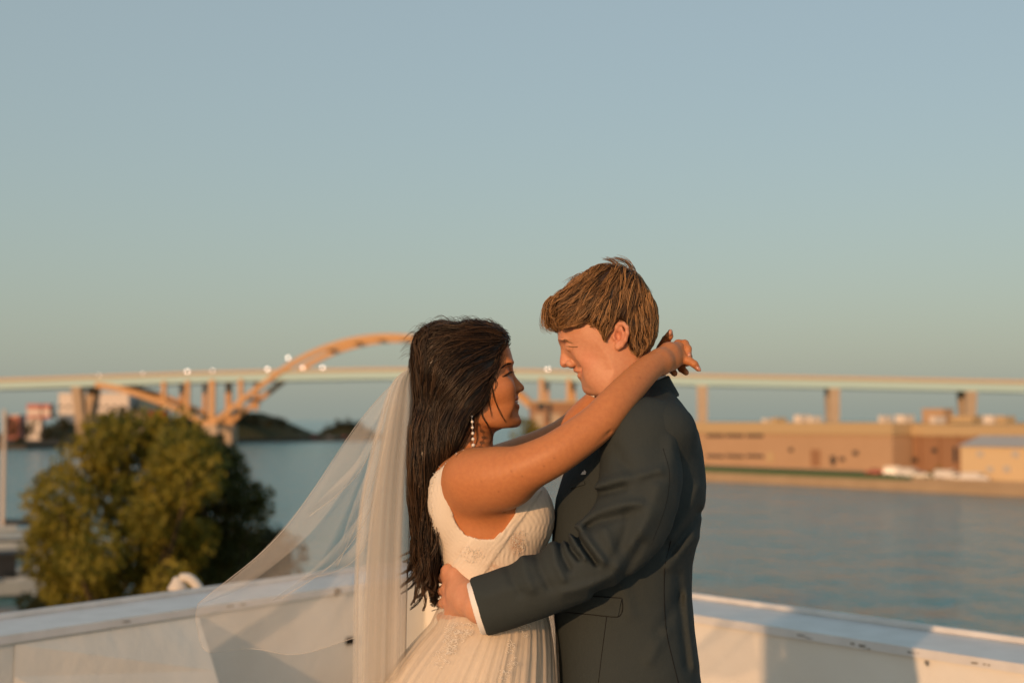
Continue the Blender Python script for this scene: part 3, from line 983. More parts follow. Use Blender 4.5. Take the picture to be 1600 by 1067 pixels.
# cream shed with a grey roof
cs_ = empty('cream_shed'); tag(cs_, 'cream metal shed with a low grey roof at the right edge', 'building')
A = qa + qn * 15.0
k = (1499 - 800) / F
t0 = (k * A[1] - A[0]) / (qd[0] - k * qd[1])
zc = P(1500, 697, Q(t0, 15)[1])[2]
MB().prism([Q(t0, 15), Q(t0 + 60, 15), Q(t0 + 60, 30), Q(t0, 30)], QZ, zc).build('wall', MATS['cream'], cs_)
g0, g1, g2, g3 = Q(t0 - .5, 14.4), Q(t0 + 60, 14.4), Q(t0 + 60, 30.5), Q(t0 - .5, 30.5)
m0, m1 = Q(t0 - .5, 22.5), Q(t0 + 60, 22.5)
MB().add([(*g0, zc + .02), (*g1, zc + .02), (*g2, zc + .02), (*g3, zc + .02), (*m0, zc + 2.2), (*m1, zc + 2.2)], [(0, 1, 5, 4), (2, 3, 4, 5), (0, 4, 3), (1, 2, 5), (3, 2, 1, 0)]).build('roof', MATS['grey_roof'], cs_)
for (px, y0, y1) in ((1530, 705, 713), (1585, 705, 714), (1545, 729, 737), (1571, 728, 737)):
    kk = (px - 800) / F
    t = (kk * A[1] - A[0]) / (qd[0] - kk * qd[1])
    c = Q(t, 14.95)
    za, zb = P(px, y0, c[1])[2], P(px, y1, c[1])[2]
    MB().box((*c, (za + zb) / 2), (1.5, .3, za - zb), (*qd, 0)).build('window', MATS['grey_roof'], cs_)
# vehicles parked along the quay
for (px, dd, kind, paint, lb, L_) in ((1366, 26, 'car', 'paint_red', 'red car parked at the end of the grass verge', 4.5), (1397, 28, 'van', 'paint_silver', 'grey van parked beside the red car', 5.0), (1418, 22, 'van', 'paint_white', 'white van parked left of the shrub', 5.6), (1436, 20, 'car', 'paint_silver', 'silver car parked just left of the shrub', 4.6),
                                      (1479, 19, 'van', 'paint_white', 'white van parked right of the shrub', 5.6), (1497, 11, 'car', 'paint_silver', 'silver car between the white vans', 4.5), (1521, 11, 'van', 'paint_white', 'bright white van in front of the cream shed', 5.6)):
    A2 = qa + qn * dd
    kk = (px - 800) / F
    t = (kk * A2[1] - A2[0]) / (qd[0] - kk * qd[1])
    c = Q(t, dd)
    car(lb, (*c, QZ + .005), math.atan2(qd[1], qd[0]) + .5, MATS[paint], kind, 'vehicles on the quay', L_)
c = P(1455, 738, 318)
tree('quay_shrub', 'olive shrub between the parked vans on the quay', (c[0], 318, QZ), [c + np.array([rng.normal(0, .8), rng.normal(0, .8), rng.normal(-.6, .8)]) for i in range(8)], [.9] * 8, 700, .22, MATS['leaf_olive'], .12)

# low buildings seen between the two faces
house('brown_hall', 'brown flat-roofed hall seen between the two faces', 829, 905, 626, 520, 30, 'warehouse_dark', 'fascia', [(840, 852, 630, 640), (856, 862, 630, 660)])
for (px, lb) in ((842, 'tan concrete post left, under the brown hall'), (868, 'tan concrete post right, under the brown hall')):
    q = P(px, 648, 505)
    r = empty('concrete_post'); tag(r, lb, 'post', 'posts under the brown hall')
    MB().box((q[0], 505, (q[2] + WATER) / 2), (3.2, 3, q[2] - WATER)).build('shaft', MATS['concrete'], r)
    MB().box((q[0], 505, q[2] + .25), (4.0, 3.8, .5)).build('head', MATS['concrete'], r)
for (px, py, w, lb) in ((822, 655, 24, 'yellowish green tree beside the woman\'s lips'), (838, 668, 26, 'yellowish green tree under the left concrete post'), (815, 672, 26, 'yellowish green tree just right of the woman\'s chin'), (856, 676, 24, 'yellowish green tree between the two concrete posts')):
    far_tree(px, py, w, 470, lb, 'leaf_olive')
struct(MB().prism([P(780, 700, 420)[:2], P(960, 700, 420)[:2], P(1050, 700, 600)[:2], P(770, 700, 640)[:2]], WATER - 2, WATER + 1.2).build('inner_quay', MATS['quay_paving']))

# ------------------------------------------------------------------ the couple
class Head:
    """sculpting frame of a head seen from the side: s forward, y across (near side negative), z up"""
    def __init__(self, sgn, cpx, cpy, yaw):
        self.sgn = sgn
        self.c = P(cpx, cpy, Y0)
        self.fwd = np.array([sgn * math.cos(yaw), math.sin(yaw), 0.0])
        self.lat = np.array([-sgn * math.sin(yaw), math.cos(yaw), 0.0])
        self.cy = math.cos(yaw)
    def loc(self, p):
        q = p - self.c.astype(np.float32)
        return np.stack([q @ self.fwd.astype(np.float32), q @ self.lat.astype(np.float32), q[:, 2]], 1)
    def glob(self, l):
        l = np.atleast_2d(l)
        return self.c + l[:, :1] * self.fwd + l[:, 1:2] * self.lat + l[:, 2:] * np.array([0, 0, 1.0])
    def prof(self, pts):
        q = PL(pts, Y0) - self.c
        return np.stack([q[:, 0] * self.sgn / self.cy, q[:, 2]], 1)
    def L(self, px, py, yl):
        q = P(px, py, Y0 + yl) - self.c
        return np.array([q @ self.fwd, q @ self.lat, q[2]])

def both(l):
    return [l, np.array([l[0], -l[1], l[2]])]

def near(fn, p, c, r, *a):
    """evaluate a costly field only near its centre"""
    dd = np.sqrt(((p - np.asarray(c, np.float32)) ** 2).sum(1))
    out = (dd - r * .62).astype(np.float32)
    m = dd < r
    if m.any():
        out[m] = fn(p[m], *a)
    return out

def head_sdf(p, H, T):
    return near(_head, p, H.c, .20, H, T)

def _head(p, H, T):
    q = H.loc(p)
    s, y, z = q[:, 0], q[:, 1], q[:, 2]
    c = np.interp(z, T['bend'][0], T['bend'][1]).astype(np.float32)
    so = s + c * y * y * np.clip((s + .03) / .05, 0, 1)
    wl_ = np.exp(-(y / .021) ** 2)           # the lips only show near the middle of the face
    d = poly2(so, z, T['face']) * wl_ + poly2(so, z, T['plain']) * (1 - wl_)
    cr, fc = T['cran'], T['jaw']
    lim = smin(ell(q, cr[0], cr[1], cr[2]), ell(q, fc[0], fc[1], fc[2]), .03)
    d = smax(d, lim, .024)
    for sgn in (-1, 1):
        m = np.array([1, -sgn, 1])        # near features mirrored to the far side
        for (l, r, pit, k) in T['add']:
            d = smin(d, ell(q, l * m, r, pit), k)
        for (l, r, pit, k) in T['sub']:
            d = smax(d, -ell(q, l * m, r, pit), k)
        e = T['eye'] * m
        d = smin(d, np.sqrt(((q - e) ** 2).sum(1)) - T['eye_r'], .004)
    # nose
    wn = np.interp(z, T['nw'][0], T['nw'][1])
    dn = smax(poly2(s + 6 * y * y, z, T['nose']), np.abs(y) - wn, .010)
    d = smin(d, dn, .008)
    for sgn in (-1, 1):
        m = np.array([1, -sgn, 1])
        d = smin(d, ell(q, T['ala'] * m, T['ala_r'], .3), .0025)
        d = smax(d, -ell(q, T['nostril'] * m, (.0070, .0044, .0042), .2), .002)
        d = smax(d, -chain(q, [a * m for a in T['mouth']], [T['mouth_r'], T['mouth_r'] * .9, .0014], .001), .0022)
        d = smin(d, chain(q, [a * m for a in T['uplip']], T['uplip_r'], .003), .003)
        d = smin(d, chain(q, [a * m for a in T['lowlip']], T['lowlip_r'], .003), .003)
        if 'ear' in T:
            f = np.array([1, sgn, 1.0]) * np.array([1, -1, 1])
            d2 = chain(q, [a * f for a in T['ear']], [.0042] * len(T['ear']), .003)
            d2 = smin(d2, ell(q, T['earc'] * f, (.0105, .0035, .020), -.25), .004)
            d2 = smin(d2, chain(q, [a * f for a in T['anti']], [.0030] * len(T['anti']), .003), .004)
            d2 = smin(d2, ell(q, T['lobe'] * f, (.0065, .0042, .0085)), .005)
            d2 = smin(d2, cap(q, T['tragus'] * f, T['tragus'] * f + np.array([.004, 0, .004]), .0045, .003), .004)
            d = smin(d, d2, .006)
            d = smax(d, -ell(q, T['canal'] * f, (.0060, .010, .0100), -.2), .004)
    return d

def smooth_px(H, a, yl, b=None):
    return H.L(a[0], a[1], yl)

# --- woman's head
HW = Head(1, 735, 600, math.radians(4))
TW = {}
TW['face'] = HW.prof([(793, 537), (797.5, 547), (800, 556), (801, 563), (801, 571), (800.5, 578), (801.5, 586), (803, 597), (806.5, 607),
    (808.5, 613), (809.5, 618), (810.8, 622.3), (809, 625.5), (807.5, 627.5), (809, 630.5), (812, 634), (812, 637.5), (810.2, 641.5), (810, 646), (812.5, 651.5), (815, 657.5),
    (813.5, 663.5), (808.5, 667.3), (799, 668.6), (786, 669), (772, 675), (758, 690), (735, 690), (715, 680), (690, 655), (668, 625),
    (657, 595), (657, 568), (666, 546), (685, 528), (710, 519), (740, 517), (768, 520), (785, 528)])
TW['nose'] = HW.prof([(799.5, 576), (803, 584.5), (807.5, 590.5), (813, 597), (817.8, 602), (819.5, 605.5), (818.7, 609), (815.5, 611.3), (808, 613.5), (796, 613), (792, 595)])
TW['plain'] = np.array([q for q in TW['face'][:9]] + list(HW.prof([(807.5, 614), (807, 622), (807, 632), (808.5, 642), (811, 650)])) + [q for q in TW['face'][20:]])
zw = lambda py: P(800, py, Y0)[2] - HW.c[2]
TW['bend'] = ([zw(690), zw(660), zw(632), zw(600), zw(575), zw(540), zw(505)], [18, 17, 20, 12, 9, 5, 3])
TW['cran'] = (np.array([-.018, 0, .035]), (.150, .077, .145), 0.0)
TW['jaw'] = (np.array([.035, 0, -.025]), (.14, .066, .15), 0.0)
TW['eye'] = HW.L(787.5, 583.5, -.031)
TW['eye_r'] = .0125
TW['add'] = [(HW.L(786, 604, -.039), (.022, .018, .019), 0.2, .026), (HW.L(784, 630, -.041), (.026, .014, .030), 0.0, .03),      # smiling cheek
             (HW.L(794, 566, -.024), (.012, .020, .006), 0.0, .012),      # brow
             (HW.L(772, 606, -.052), (.030, .016, .024), 0.0, .02)]      # cheekbone
TW['sub'] = [(HW.L(801, 582, -.030), (.012, .017, .009), 0.0, .010),
             (HW.L(802, 610, -.028), (.003, .003, .012), -.5, .008),
             (HW.L(797.5, 629, -.031), (.0025, .003, .006), -.3, .008)]
TW['nw'] = ([zw(613), zw(604), zw(592), zw(578)], [.014, .0135, .0095, .009])
TW['ala'] = HW.L(809.5, 608.5, -.0125); TW['ala_r'] = (.0088, .0066, .0068)
TW['nostril'] = HW.L(813.5, 611.5, -.0065)
TW['mouth'] = (HW.L(810.0, 628.2, -.001), HW.L(807.2, 628.0, -.0125), HW.L(798.5, 625.6, -.0255)); TW['mouth_r'] = .0034
TW['uplip'] = [HW.L(807.8, 622.8, -.002), HW.L(805.5, 623, -.011), HW.L(799, 624.3, -.0245)]; TW['uplip_r'] = [.0036, .0036, .0018]
TW['lowlip'] = [HW.L(808.6, 634.0, -.002), HW.L(806, 633, -.011), HW.L(799, 627, -.0245)]; TW['lowlip_r'] = [.0044, .0042, .0018]

# --- man's head
HM = Head(-1, 955, 520, math.radians(4))
TM = {}
TM['face'] = HM.prof([(872, 500), (870.8, 515), (871.5, 524), (872.6, 531), (876, 537), (879, 545), (886, 558), (894, 568), (896, 572), (896, 576),
    (896.8, 579.5), (900.5, 581.8), (903.5, 584), (903.2, 588.5), (905, 592), (909.5, 596.5), (912.5, 601), (915, 606), (917.5, 611), (922, 614.5), (931, 615.5),
    (945, 614), (958, 618), (985, 618), (1003, 590), (1008, 560), (1014, 525), (1016, 495), (1008, 463), (987, 440), (957, 428), (926, 430), (898, 446), (880, 472)])
TM['nose'] = HM.prof([(875, 535), (877.3, 541), (876.3, 552), (875, 561), (874.8, 567), (876.2, 571.5), (880, 574.2), (890, 573), (898, 571.5), (904, 562), (892, 545)])
TM['plain'] = np.array([q for q in TM['face'][:8]] + list(HM.prof([(898, 573), (902, 581), (905.5, 589), (909, 597)])) + [q for q in TM['face'][16:]])
zm = lambda py: P(800, py, Y0)[2] - HM.c[2]
TM['bend'] = ([zm(615), zm(595), zm(580), zm(555), zm(535), zm(500), zm(430)], [11, 16, 22, 13, 8, 5, 3])
TM['cran'] = (np.array([-.008, 0, .035]), (.150, .079, .145), 0.0)
TM['jaw'] = (np.array([.020, 0, -.040]), (.16, .070, .17), 0.0)
TM['eye'] = HM.L(891, 541.5, -.033)
TM['eye_r'] = .0112
TM['add'] = [(HM.L(881, 532.5, -.024), (.012, .022, .0065), 0.3, .012),
             (HM.L(918, 558, -.045), (.026, .012, .016), 0.3, .03),
             (HM.L(936, 590, -.040), (.028, .010, .020), 0.5, .035),
             (HM.L(950, 585, -.050), (.030, .014, .030), 0.3, .03)]
TM['sub'] = [(HM.L(877, 541, -.032), (.015, .018, .0100), 0.3, .009),
             (HM.L(909, 575, -.030), (.002, .0025, .009), .7, .008)]
TM['nw'] = ([zm(574), zm(565), zm(553), zm(538)], [.0155, .0145, .010, .010])
TM['ala'] = HM.L(891.5, 568.5, -.0135); TM['ala_r'] = (.0100, .0068, .0078)
TM['nostril'] = HM.L(884.5, 573.2, -.0065)
TM['mouth'] = (HM.L(900.0, 582.4, -.001), HM.L(903.0, 582.2, -.0145), HM.L(911.5, 580.8, -.029)); TM['mouth_r'] = .0031
TM['uplip'] = [HM.L(899.0, 578.5, -.002), HM.L(902.0, 578.6, -.013), HM.L(911, 579.6, -.0285)]; TM['uplip_r'] = [.0040, .0040, .0020]
TM['lowlip'] = [HM.L(906, 587.2, -.002), HM.L(907.0, 586.4, -.013), HM.L(911.5, 582.4, -.0285)]; TM['lowlip_r'] = [.0054, .0052, .0024]
e0 = -.078
TM['ear'] = [HM.L(962, 520, e0 - .002), HM.L(963.5, 511, e0 - .006), HM.L(968, 506, e0 - .010), HM.L(974.5, 506, e0 - .015), HM.L(979.5, 511.5, e0 - .019), HM.L(980.3, 521, e0 - .019),
             HM.L(977, 532, e0 - .015), HM.L(971.5, 540, e0 - .010), HM.L(966, 543.5, e0 - .006)]
TM['anti'] = [HM.L(971, 513, e0 - .009), HM.L(974, 521, e0 - .013), HM.L(971.5, 530, e0 - .010), HM.L(966.5, 536, e0 - .006)]
TM['earc'] = HM.L(970.5, 523, e0 - .006)
TM['lobe'] = HM.L(965.5, 540.5, e0 - .005)
TM['tragus'] = HM.L(961.5, 528.5, e0 - .004)
TM['canal'] = HM.L(965.3, 524.5, e0 - .010)

# --- woman's body
def tab(rows):
    out = []
    for py, xl, xr, b in rows:
        a, c = P(xl, py, Y0), P(xr, py, Y0)
        out.append((a[2], (a[0] + c[0]) / 2, (c[0] - a[0]) / 2, b))
    return sorted(out)

W_TORSO = tab([(696, 712, 760, .050), (708, 700, 772, .085), (722, 689, 792, .118), (745, 677, 812, .140), (775, 673, 836, .146), (805, 675, 852, .143), (830, 680, 856, .138),
               (860, 689, 850, .128), (890, 697, 845, .120), (920, 700, 845, .120), (950, 702, 840, .120), (1000, 706, 840, .130), (1060, 708, 840, .135), (1120, 710, 838, .135)])
PW = lambda *a: np.array([P(*q) for q in a])
W_ARM_N = PW((748, 752, 2.775), (775, 744, 2.745), (807, 736, 2.72), (841, 722, 2.705), (878, 702, 2.70), (930, 664, 2.712), (958, 634, 2.725), (985, 604, 2.755), (1012, 577, 2.795), (1032, 564, 2.825))
W_ARM_NR = [.056, .054, .0475, .0432, .0402, .0375, .0348, .0312, .0270, .0238]
W_ARM_F = PW((742, 744, 3.045), (790, 727, 3.10), (840, 706, 3.12), (890, 679, 3.12), (930, 638, 3.10), (985, 596, 3.06), (1030, 568, 3.0))
W_ARM_FR = [.055, .05, .046, .041, .038, .034, .026]

def w_torso(p):
    d = loft(p, W_TORSO, Y0, 2.2)
    for s in (-1, 1):
        d = smin(d, ell(p, P(822, 800, Y0) + np.array([0, s * .062, 0]), (.052, .062, .062)), .03)
        d = smin(d, ell(p, P(738, 742, Y0) + np.array([0, s * .125, 0]), (.050, .055, .050)), .035)
        d = smin(d, ell(p, P(705, 775, Y0) + np.array([0, s * .075, 0]), (.036, .055, .07)), .03)
    d = smin(d, chain(p, PW((734, 640, Y0), (731, 680, Y0), (728, 712, Y0)), [.047, .047, .056]), .03)
    return d

def w_hands(p):
    c = P(1052, 562, 2.89)
    return near(lambda q: _w_hands(q)[0], p, c, .14), near(lambda q: _w_hands(q)[1], p, c, .14)

def _w_hands(p):
    # near hand: flat back of the hand, little finger stretched to the right
    d = chain(p, PW((1030, 565, 2.828), (1046, 552, 2.855), (1058, 545, 2.875)), [.0235, .0215, .0150], .008)
    d = smin(d, chain(p, PW((1032, 569, 2.828), (1048, 563, 2.852), (1064, 559, 2.868)), [.0225, .0195, .0130], .008), .010)
    for (pts, rs) in (
        (((1064, 561, 2.866), (1076, 563.5, 2.858), (1085, 569, 2.855), (1091, 576.5, 2.858)), (.0105, .0088, .0075, .0056)),
        (((1064, 554, 2.872), (1075, 557, 2.89), (1074, 566, 2.925), (1062, 572, 2.94)), (.010, .0085, .0078, .006)),
        (((1060, 547, 2.88), (1070, 552, 2.915), (1066, 563, 2.955), (1052, 570, 2.965)), (.010, .0088, .008, .006)),
        (((1054, 543, 2.885), (1062, 550, 2.93), (1056, 561, 2.97)), (.010, .0088, .006)),
        (((1034, 570, 2.85), (1046, 573, 2.90), (1052, 570, 2.935)), (.012, .010, .007))):
        d = smin(d, chain(p, PW(*pts), rs, .003), .004)
    for k in ((1064, 560, 2.860), (1063, 552.5, 2.864), (1058, 545.5, 2.868)):
        d = smin(d, ell(p, P(*k), (.009, .008, .0085)), .004)
    # far hand lying behind it: thumb up, forefinger bent over the knuckles, two fingers hanging below
    e = chain(p, PW((1028, 566, 3.0), (1042, 558, 2.965), (1056, 552, 2.945)), [.023, .024, .016], .008)
    for (pts, rs) in (
        (((1034, 545, 2.955), (1041, 531, 2.925), (1045.5, 525, 2.912), (1047.5, 518, 2.908)), (.012, .0095, .0082, .0052)),
        (((1050, 545, 2.935), (1060, 537, 2.905), (1070, 537, 2.887), (1075, 545, 2.872), (1076.5, 555, 2.866)), (.0105, .0088, .0082, .0075, .0058)),
        (((1045, 566, 2.955), (1049, 577, 2.93), (1054, 583.5, 2.915)), (.0085, .0078, .0066)),
        (((1058, 564, 2.945), (1065, 576, 2.925), (1072, 582, 2.905)), (.0085, .0078, .0064))):
        e = smin(e, chain(p, PW(*pts), rs, .003), .0025)
    return d, e

def w_skin(p):
    d = w_torso(p)
    hd = head_sdf(p, HW, TW)
    d = smin(d, hd, .014)
    an = limb(p, W_ARM_N, W_ARM_NR, 34)
    an = smin(an, ell(p, P(778, 752, 2.745), (.065, .036, .046), -.30), .04)
    # crease of the armpit
    d = smin(d, an, .040)
    af = limb(p, W_ARM_F, W_ARM_FR, 14)
    d = smin(d, af, .022)
    hn, hf = w_hands(p)
    d = smin(d, hn, .010)
    d = np.minimum(d, hf)
    d = smax(d, -chain(p, PW((938, 694, 2.678), (947, 686, 2.680), (953, 676, 2.690)), [.001, .003, .001], .003), .010)
    d = smax(d, -chain(p, PW((772, 800, 2.775), (786, 794, 2.765), (797, 786, 2.765)), [.002, .004, .003], .003), .006)
    return d

# --- man's body
M_JACK = tab([(601, 1000, 1040, .062), (612, 985, 1051, .085), (628, 958, 1064, .128), (648, 930, 1078, .168), (675, 908, 1090, .188), (705, 893, 1096, .196), (740, 881, 1099, .198), (780, 869, 1098, .194), (830, 863, 1090, .184),
              (880, 862, 1079, .174), (930, 865, 1076, .171), (980, 868, 1081, .177), (1030, 871, 1089, .185), (1067, 872, 1094, .190), (1175, 868, 1100, .200)])
M_SLV = PW((998, 690, 2.768), (1001, 735, 2.748), (996, 782, 2.722), (978, 828, 2.706), (944, 864, 2.694), (902, 888, 2.690), (852, 911, 2.700), (800, 932, 2.722), (752, 948, 2.748))
M_SLVR = [.076, .084, .080, .071, .066, .0625, .0605, .0585, .0560]
M_SLF = PW((1000, 690, 3.075), (1000, 760, 3.10), (985, 868, 3.13), (900, 900, 3.15), (800, 925, 3.12), (752, 940, 3.07))
# folds of the near sleeve: points, width, height (negative = groove)
FOLDS = [(((1052, 690), (1045, 740), (1030, 790), (1005, 830)), .016, .004), (((905, 775), (930, 760), (962, 750), (1000, 742), (1030, 735)), .010, .0055), (((905, 785), (935, 772), (975, 762)), .008, -.005),
         (((900, 820), (930, 800), (965, 790), (1000, 786)), .010, .0055), (((903, 832), (935, 816), (975, 805)), .009, -.0045),
         (((898, 832), (912, 852), (932, 880)), .0055, -.0105), (((908, 828), (922, 850), (942, 876)), .009, .0065), (((886, 842), (893, 858), (905, 872)), .0055, -.009), (((893, 838), (901, 854), (914, 872)), .006, .005),
         (((862, 852), (868, 880), (880, 905)), .008, .0045), (((876, 848), (880, 868), (890, 888)), .006, -.0055), (((838, 862), (845, 890), (858, 915)), .009, -.0045), (((815, 868), (820, 895), (830, 920)), .010, .0038),
         (((792, 880), (800, 905), (812, 925)), .008, -.003), (((945, 830), (955, 855), (965, 885)), .012, .0045), (((985, 800), (975, 840), (960, 870)), .011, -.004), (((1025, 760), (1010, 810), (990, 850)), .012, .004),
         (((930, 690), (925, 730), (915, 765)), .010, .003), (((960, 700), (972, 722), (990, 740)), .012, -.003), (((1000, 850), (975, 895), (930, 925)), .010, -.004), (((880, 925), (920, 915), (960, 900)), .009, .004),
         (((760, 930), (800, 918), (850, 905)), .014, .0025)]
FOLDS = [(PL(f[0], 2.64), f[1], f[2]) for f in FOLDS]

def seg_dist(x, z, pl):
    d = np.full(x.shape, 1e9, np.float32)
    for a, b in zip(pl[:-1], pl[1:]):
        ex, ez = b[0] - a[0], b[2] - a[2]
        t = np.clip(((x - a[0]) * ex + (z - a[2]) * ez) / (ex * ex + ez * ez), 0, 1)
        d = np.minimum(d, (x - a[0] - ex * t) ** 2 + (z - a[2] - ez * t) ** 2)
    return d

def folds(p, F_, ymid=2.74):
    sc_ = 2.64 / p[:, 1]
    x, z = p[:, 0] * sc_, CAMZ + (p[:, 2] - CAMZ) * sc_
    w = np.clip((ymid - p[:, 1]) / .05, 0, 1)
    r = np.zeros(len(p), np.float32)
    for pl, wd, am in F_:
        r += am * np.exp(-seg_dist(x, z, pl) / (wd * wd))
    return r * w

def wav(p, s, a):
    return a * (np.sin(p[:, 0] * s * 1.1 + 2 * np.sin(p[:, 2] * s * .5 + 1)) * np.sin(p[:, 2] * s * .9 + 1.5 * np.sin(p[:, 1] * s * .7)) + .6 * np.sin(p[:, 1] * s * 1.7 + p[:, 2] * s * .6))

def m_sleeve(p):
    d = limb(p, M_SLV, M_SLVR, 18)
    d = smin(d, ell(p, P(1000, 672, 2.775), (.085, .075, .062)), .03)
    cut = (P(748, 948, 2.745) - p) @ np.array([.957, 0.0, .29], np.float32)
    d = smax(d, cut.astype(np.float32), .004)
    return d - 2.1 * folds(p, FOLDS) - wav(p, 26, .0018) - wav(p, 61, .0006)

J_FOLDS = [(((1092, 760), (1075, 800), (1050, 840)), .010, .005), (((1090, 800), (1070, 830), (1048, 862)), .009, -.006), (((1085, 840), (1066, 860), (1045, 885)), .010, .005),
           (((1030, 990), (1045, 965), (1062, 930)), .012, -.004), (((1015, 1030), (1030, 1000), (1040, 985)), .012, .004), (((960, 880), (975, 920), (985, 960)), .014, .003), (((1072, 930), (1076, 980), (1085, 1040)), .010, .0045),
           (((1060, 900), (1066, 960), (1074, 1040)), .010, -.004)]
J_FOLDS = [(PL(f[0], 2.78), f[1], f[2]) for f in J_FOLDS]

def m_jacket(p):
    d = loft(p, M_JACK, Y0, 2.35)
    for s in (-1, 1):
        d = smin(d, ell(p, P(1010, 672, Y0) + np.array([0, s * .150, 0]), (.078, .070, .055)), .04)
    sc_ = 2.78 / p[:, 1]
    x, z = p[:, 0] * sc_, CAMZ + (p[:, 2] - CAMZ) * sc_
    r = np.zeros(len(p), np.float32)
    for pl, wd, am in J_FOLDS:
        r += am * np.exp(-seg_dist(x, z, pl) / (wd * wd))
    r *= np.clip((2.92 - p[:, 1]) / .05, 0, 1)
    return d - 1.5 * r - wav(p, 17, .0020)

def m_sleeve_far(p):
    return chain(p, M_SLF, [.08, .085, .07, .063, .06, .056], .03) - wav(p, 26, .0015)

def m_hand(p):
    return near(_m_hand, p, P(712, 930, 2.84), .16)

def _m_hand(p):
    d = chain(p, PW((748, 944, 2.752), (734, 938, 2.775), (716, 926, 2.808)), [.029, .028, .024], .01)
    for a in ((701, 899, 2.842), (699, 918, 2.846), (700, 938, 2.846), (704, 957, 2.842)):
        d = smin(d, cap(p, P(728, 935 + (a[1] - 928) * .35, 2.785), P(*a), .0205, .0128), .012)
        d = smin(d, ell(p, P(a[0] + 2.5, a[1], a[2] - .006), (.009, .009, .0085)), .006)
        d = smin(d, cap(p, P(722, 933 + (a[1] - 928) * .5, 2.778), P(a[0] + 3, a[1], a[2] - .008), .0085, .0062), .006)
    d = smin(d, chain(p, PW((722, 918, 2.80), (710, 897, 2.822), (700, 890, 2.838), (695, 891, 2.858)), [.017, .0125, .0115, .009], .006), .008)
    for i, y in enumerate((899, 919, 939, 960)):
        d = smin(d, chain(p, PW((702 if i < 3 else 707, y, 2.842), (695 if i < 3 else 702, y + (2 if i < 3 else 5), 2.868), (690, y + 4, 2.91), (700, y + 5, 2.95)), [.0125, .0112, .0098, .008], .004), .006)
    return d

def m_skin(p):
    d = head_sdf(p, HM, TM)
    d = smin(d, chain(p, PW((972, 555, Y0), (990, 600, Y0), (1005, 645, Y0)), [.056, .059, .070]), .018)
    d = smin(d, ell(p, P(935, 603, Y0), (.03, .03, .012), .2), .02)
    d = smin(d, loft(p, [(r[0], r[1], max(r[2] - .032, .02), max(r[3] - .032, .03)) for r in M_JACK], Y0, 2.3) , .03)
    d = smin(d, chain(p, M_SLV, [r - .027 for r in M_SLVR]), .02)
    d = smin(d, chain(p, M_SLF, [.06, .065, .05, .043, .04, .036]), .02)
    d = smin(d, m_hand(p), .010)
    d = smin(d, chain(p, PW((752, 940, 3.07), (720, 930, 3.03), (712, 925, 2.98)), [.03, .035, .02], .01), .01)
    return d

def legs(p, hip, zf, w, toe):
    """hips, legs and feet below the clothing"""
    d = ell(p, hip, (.115, .165, .13))
    for s in (-1, 1):
        h = np.array(hip) + np.array([0, s * .085, -.03])
        kn = np.array([hip[0] + .01 * toe, Y0 + s * w, (hip[2] + zf) * .52])
        an = np.array([hip[0] - .02 * toe, Y0 + s * w, zf + .085])
        d = smin(d, chain(p, [h, kn, an], [.085, .055, .042]), .03)
        d = smin(d, chain(p, [an, an + np.array([-.035 * toe, 0, -.05]), an + np.array([.15 * toe, 0, -.057])], [.042, .034, .030]), .015)
    return d

# ---- materials of the figures
mat('woman_skin', (.46, .20, .10), .50, .35, attr='col', sss=.12, noise=(130, .28, 5, (.36, .125, .055)), bump=(700, .22, 3, .0008))
mat('man_skin', (.62, .33, .23), .50, .35, attr='col', sss=.14, noise=(140, .32, 5, (.52, .21, .12)), bump=(700, .25, 3, .0008))
mat('suit', (.035, .045, .047), .85, .10, noise=(900, .5, 2, (.043, .053, .055)), bump=(48, .45, 8, .004))
mat('suit_edge', (.010, .011, .012), .8, .2)
mat('shirt', (.78, .77, .75), .7, .3, bump=(1200, .1, 2, .0004))
mat('teeth', (.78, .72, .62), .25, .5)
mat('pearl', (.82, .78, .72), .18, .6)
mat('silver', (.8, .78, .74), .25, .5, 1.0)
mat('brow', (.016, .009, .006), .6, .3)
mat('brow_fair', (.34, .19, .10), .6, .3)
mat('nail', (.52, .25, .17), .2, .5)
mat('trouser', (.035, .045, .047), .8, .2, bump=(1200, .2, 2, .0006))
mat('shoe', (.02, .015, .012), .35, .5)

def hair_mat(name, dark, light, rough):
    m = mat(name, dark, rough, .35)
    nt = m.node_tree
    b = nt.nodes['Principled BSDF']
    a = nt.nodes.new('ShaderNodeAttribute'); a.attribute_name = 'rnd'
    mx = nt.nodes.new('ShaderNodeMix'); mx.data_type = 'RGBA'
    mx.inputs[6].default_value = (*dark, 1); mx.inputs[7].default_value = (*light, 1)
    nt.links.new(a.outputs['Fac'], mx.inputs[0])
    nt.links.new(mx.outputs[2], b.inputs['Base Color'])
    return m
hair_mat('hair_dark', (.007, .0045, .003), (.080, .044, .021), .34)
hair_mat('hair_brown', (.034, .018, .009), (.42, .225, .088), .36)

def skin_col(v, base, spots):
    c = np.tile(np.array(base, np.float32), (len(v), 1))
    for (ctr, r, col, amt) in spots:
        r = np.array(r) if not np.isscalar(r) else np.array([r] * 3)
        w = (amt * np.exp(-(((v - ctr) / r) ** 2).sum(1)))[:, None]
        c = c * (1 - w) + np.array(col) * w
    return c

def join_parts(parts):
    V, Fc, n = [], [], 0
    for v, f in parts:
        V.append(v); Fc.append(f + n); n += len(v)
    return np.concatenate(V), np.concatenate(Fc)

def zcut(fn, lo=None, hi=None, k=.004):
    def g(p):
        d = fn(p)
        if lo is not None: d = np.maximum(d, lo - p[:, 2])
        if hi is not None: d = np.maximum(d, p[:, 2] - hi)
        return d
    return g

def bb(pts, m):
    a = np.array(pts)
    return a.min(0) - m, a.max(0) + m

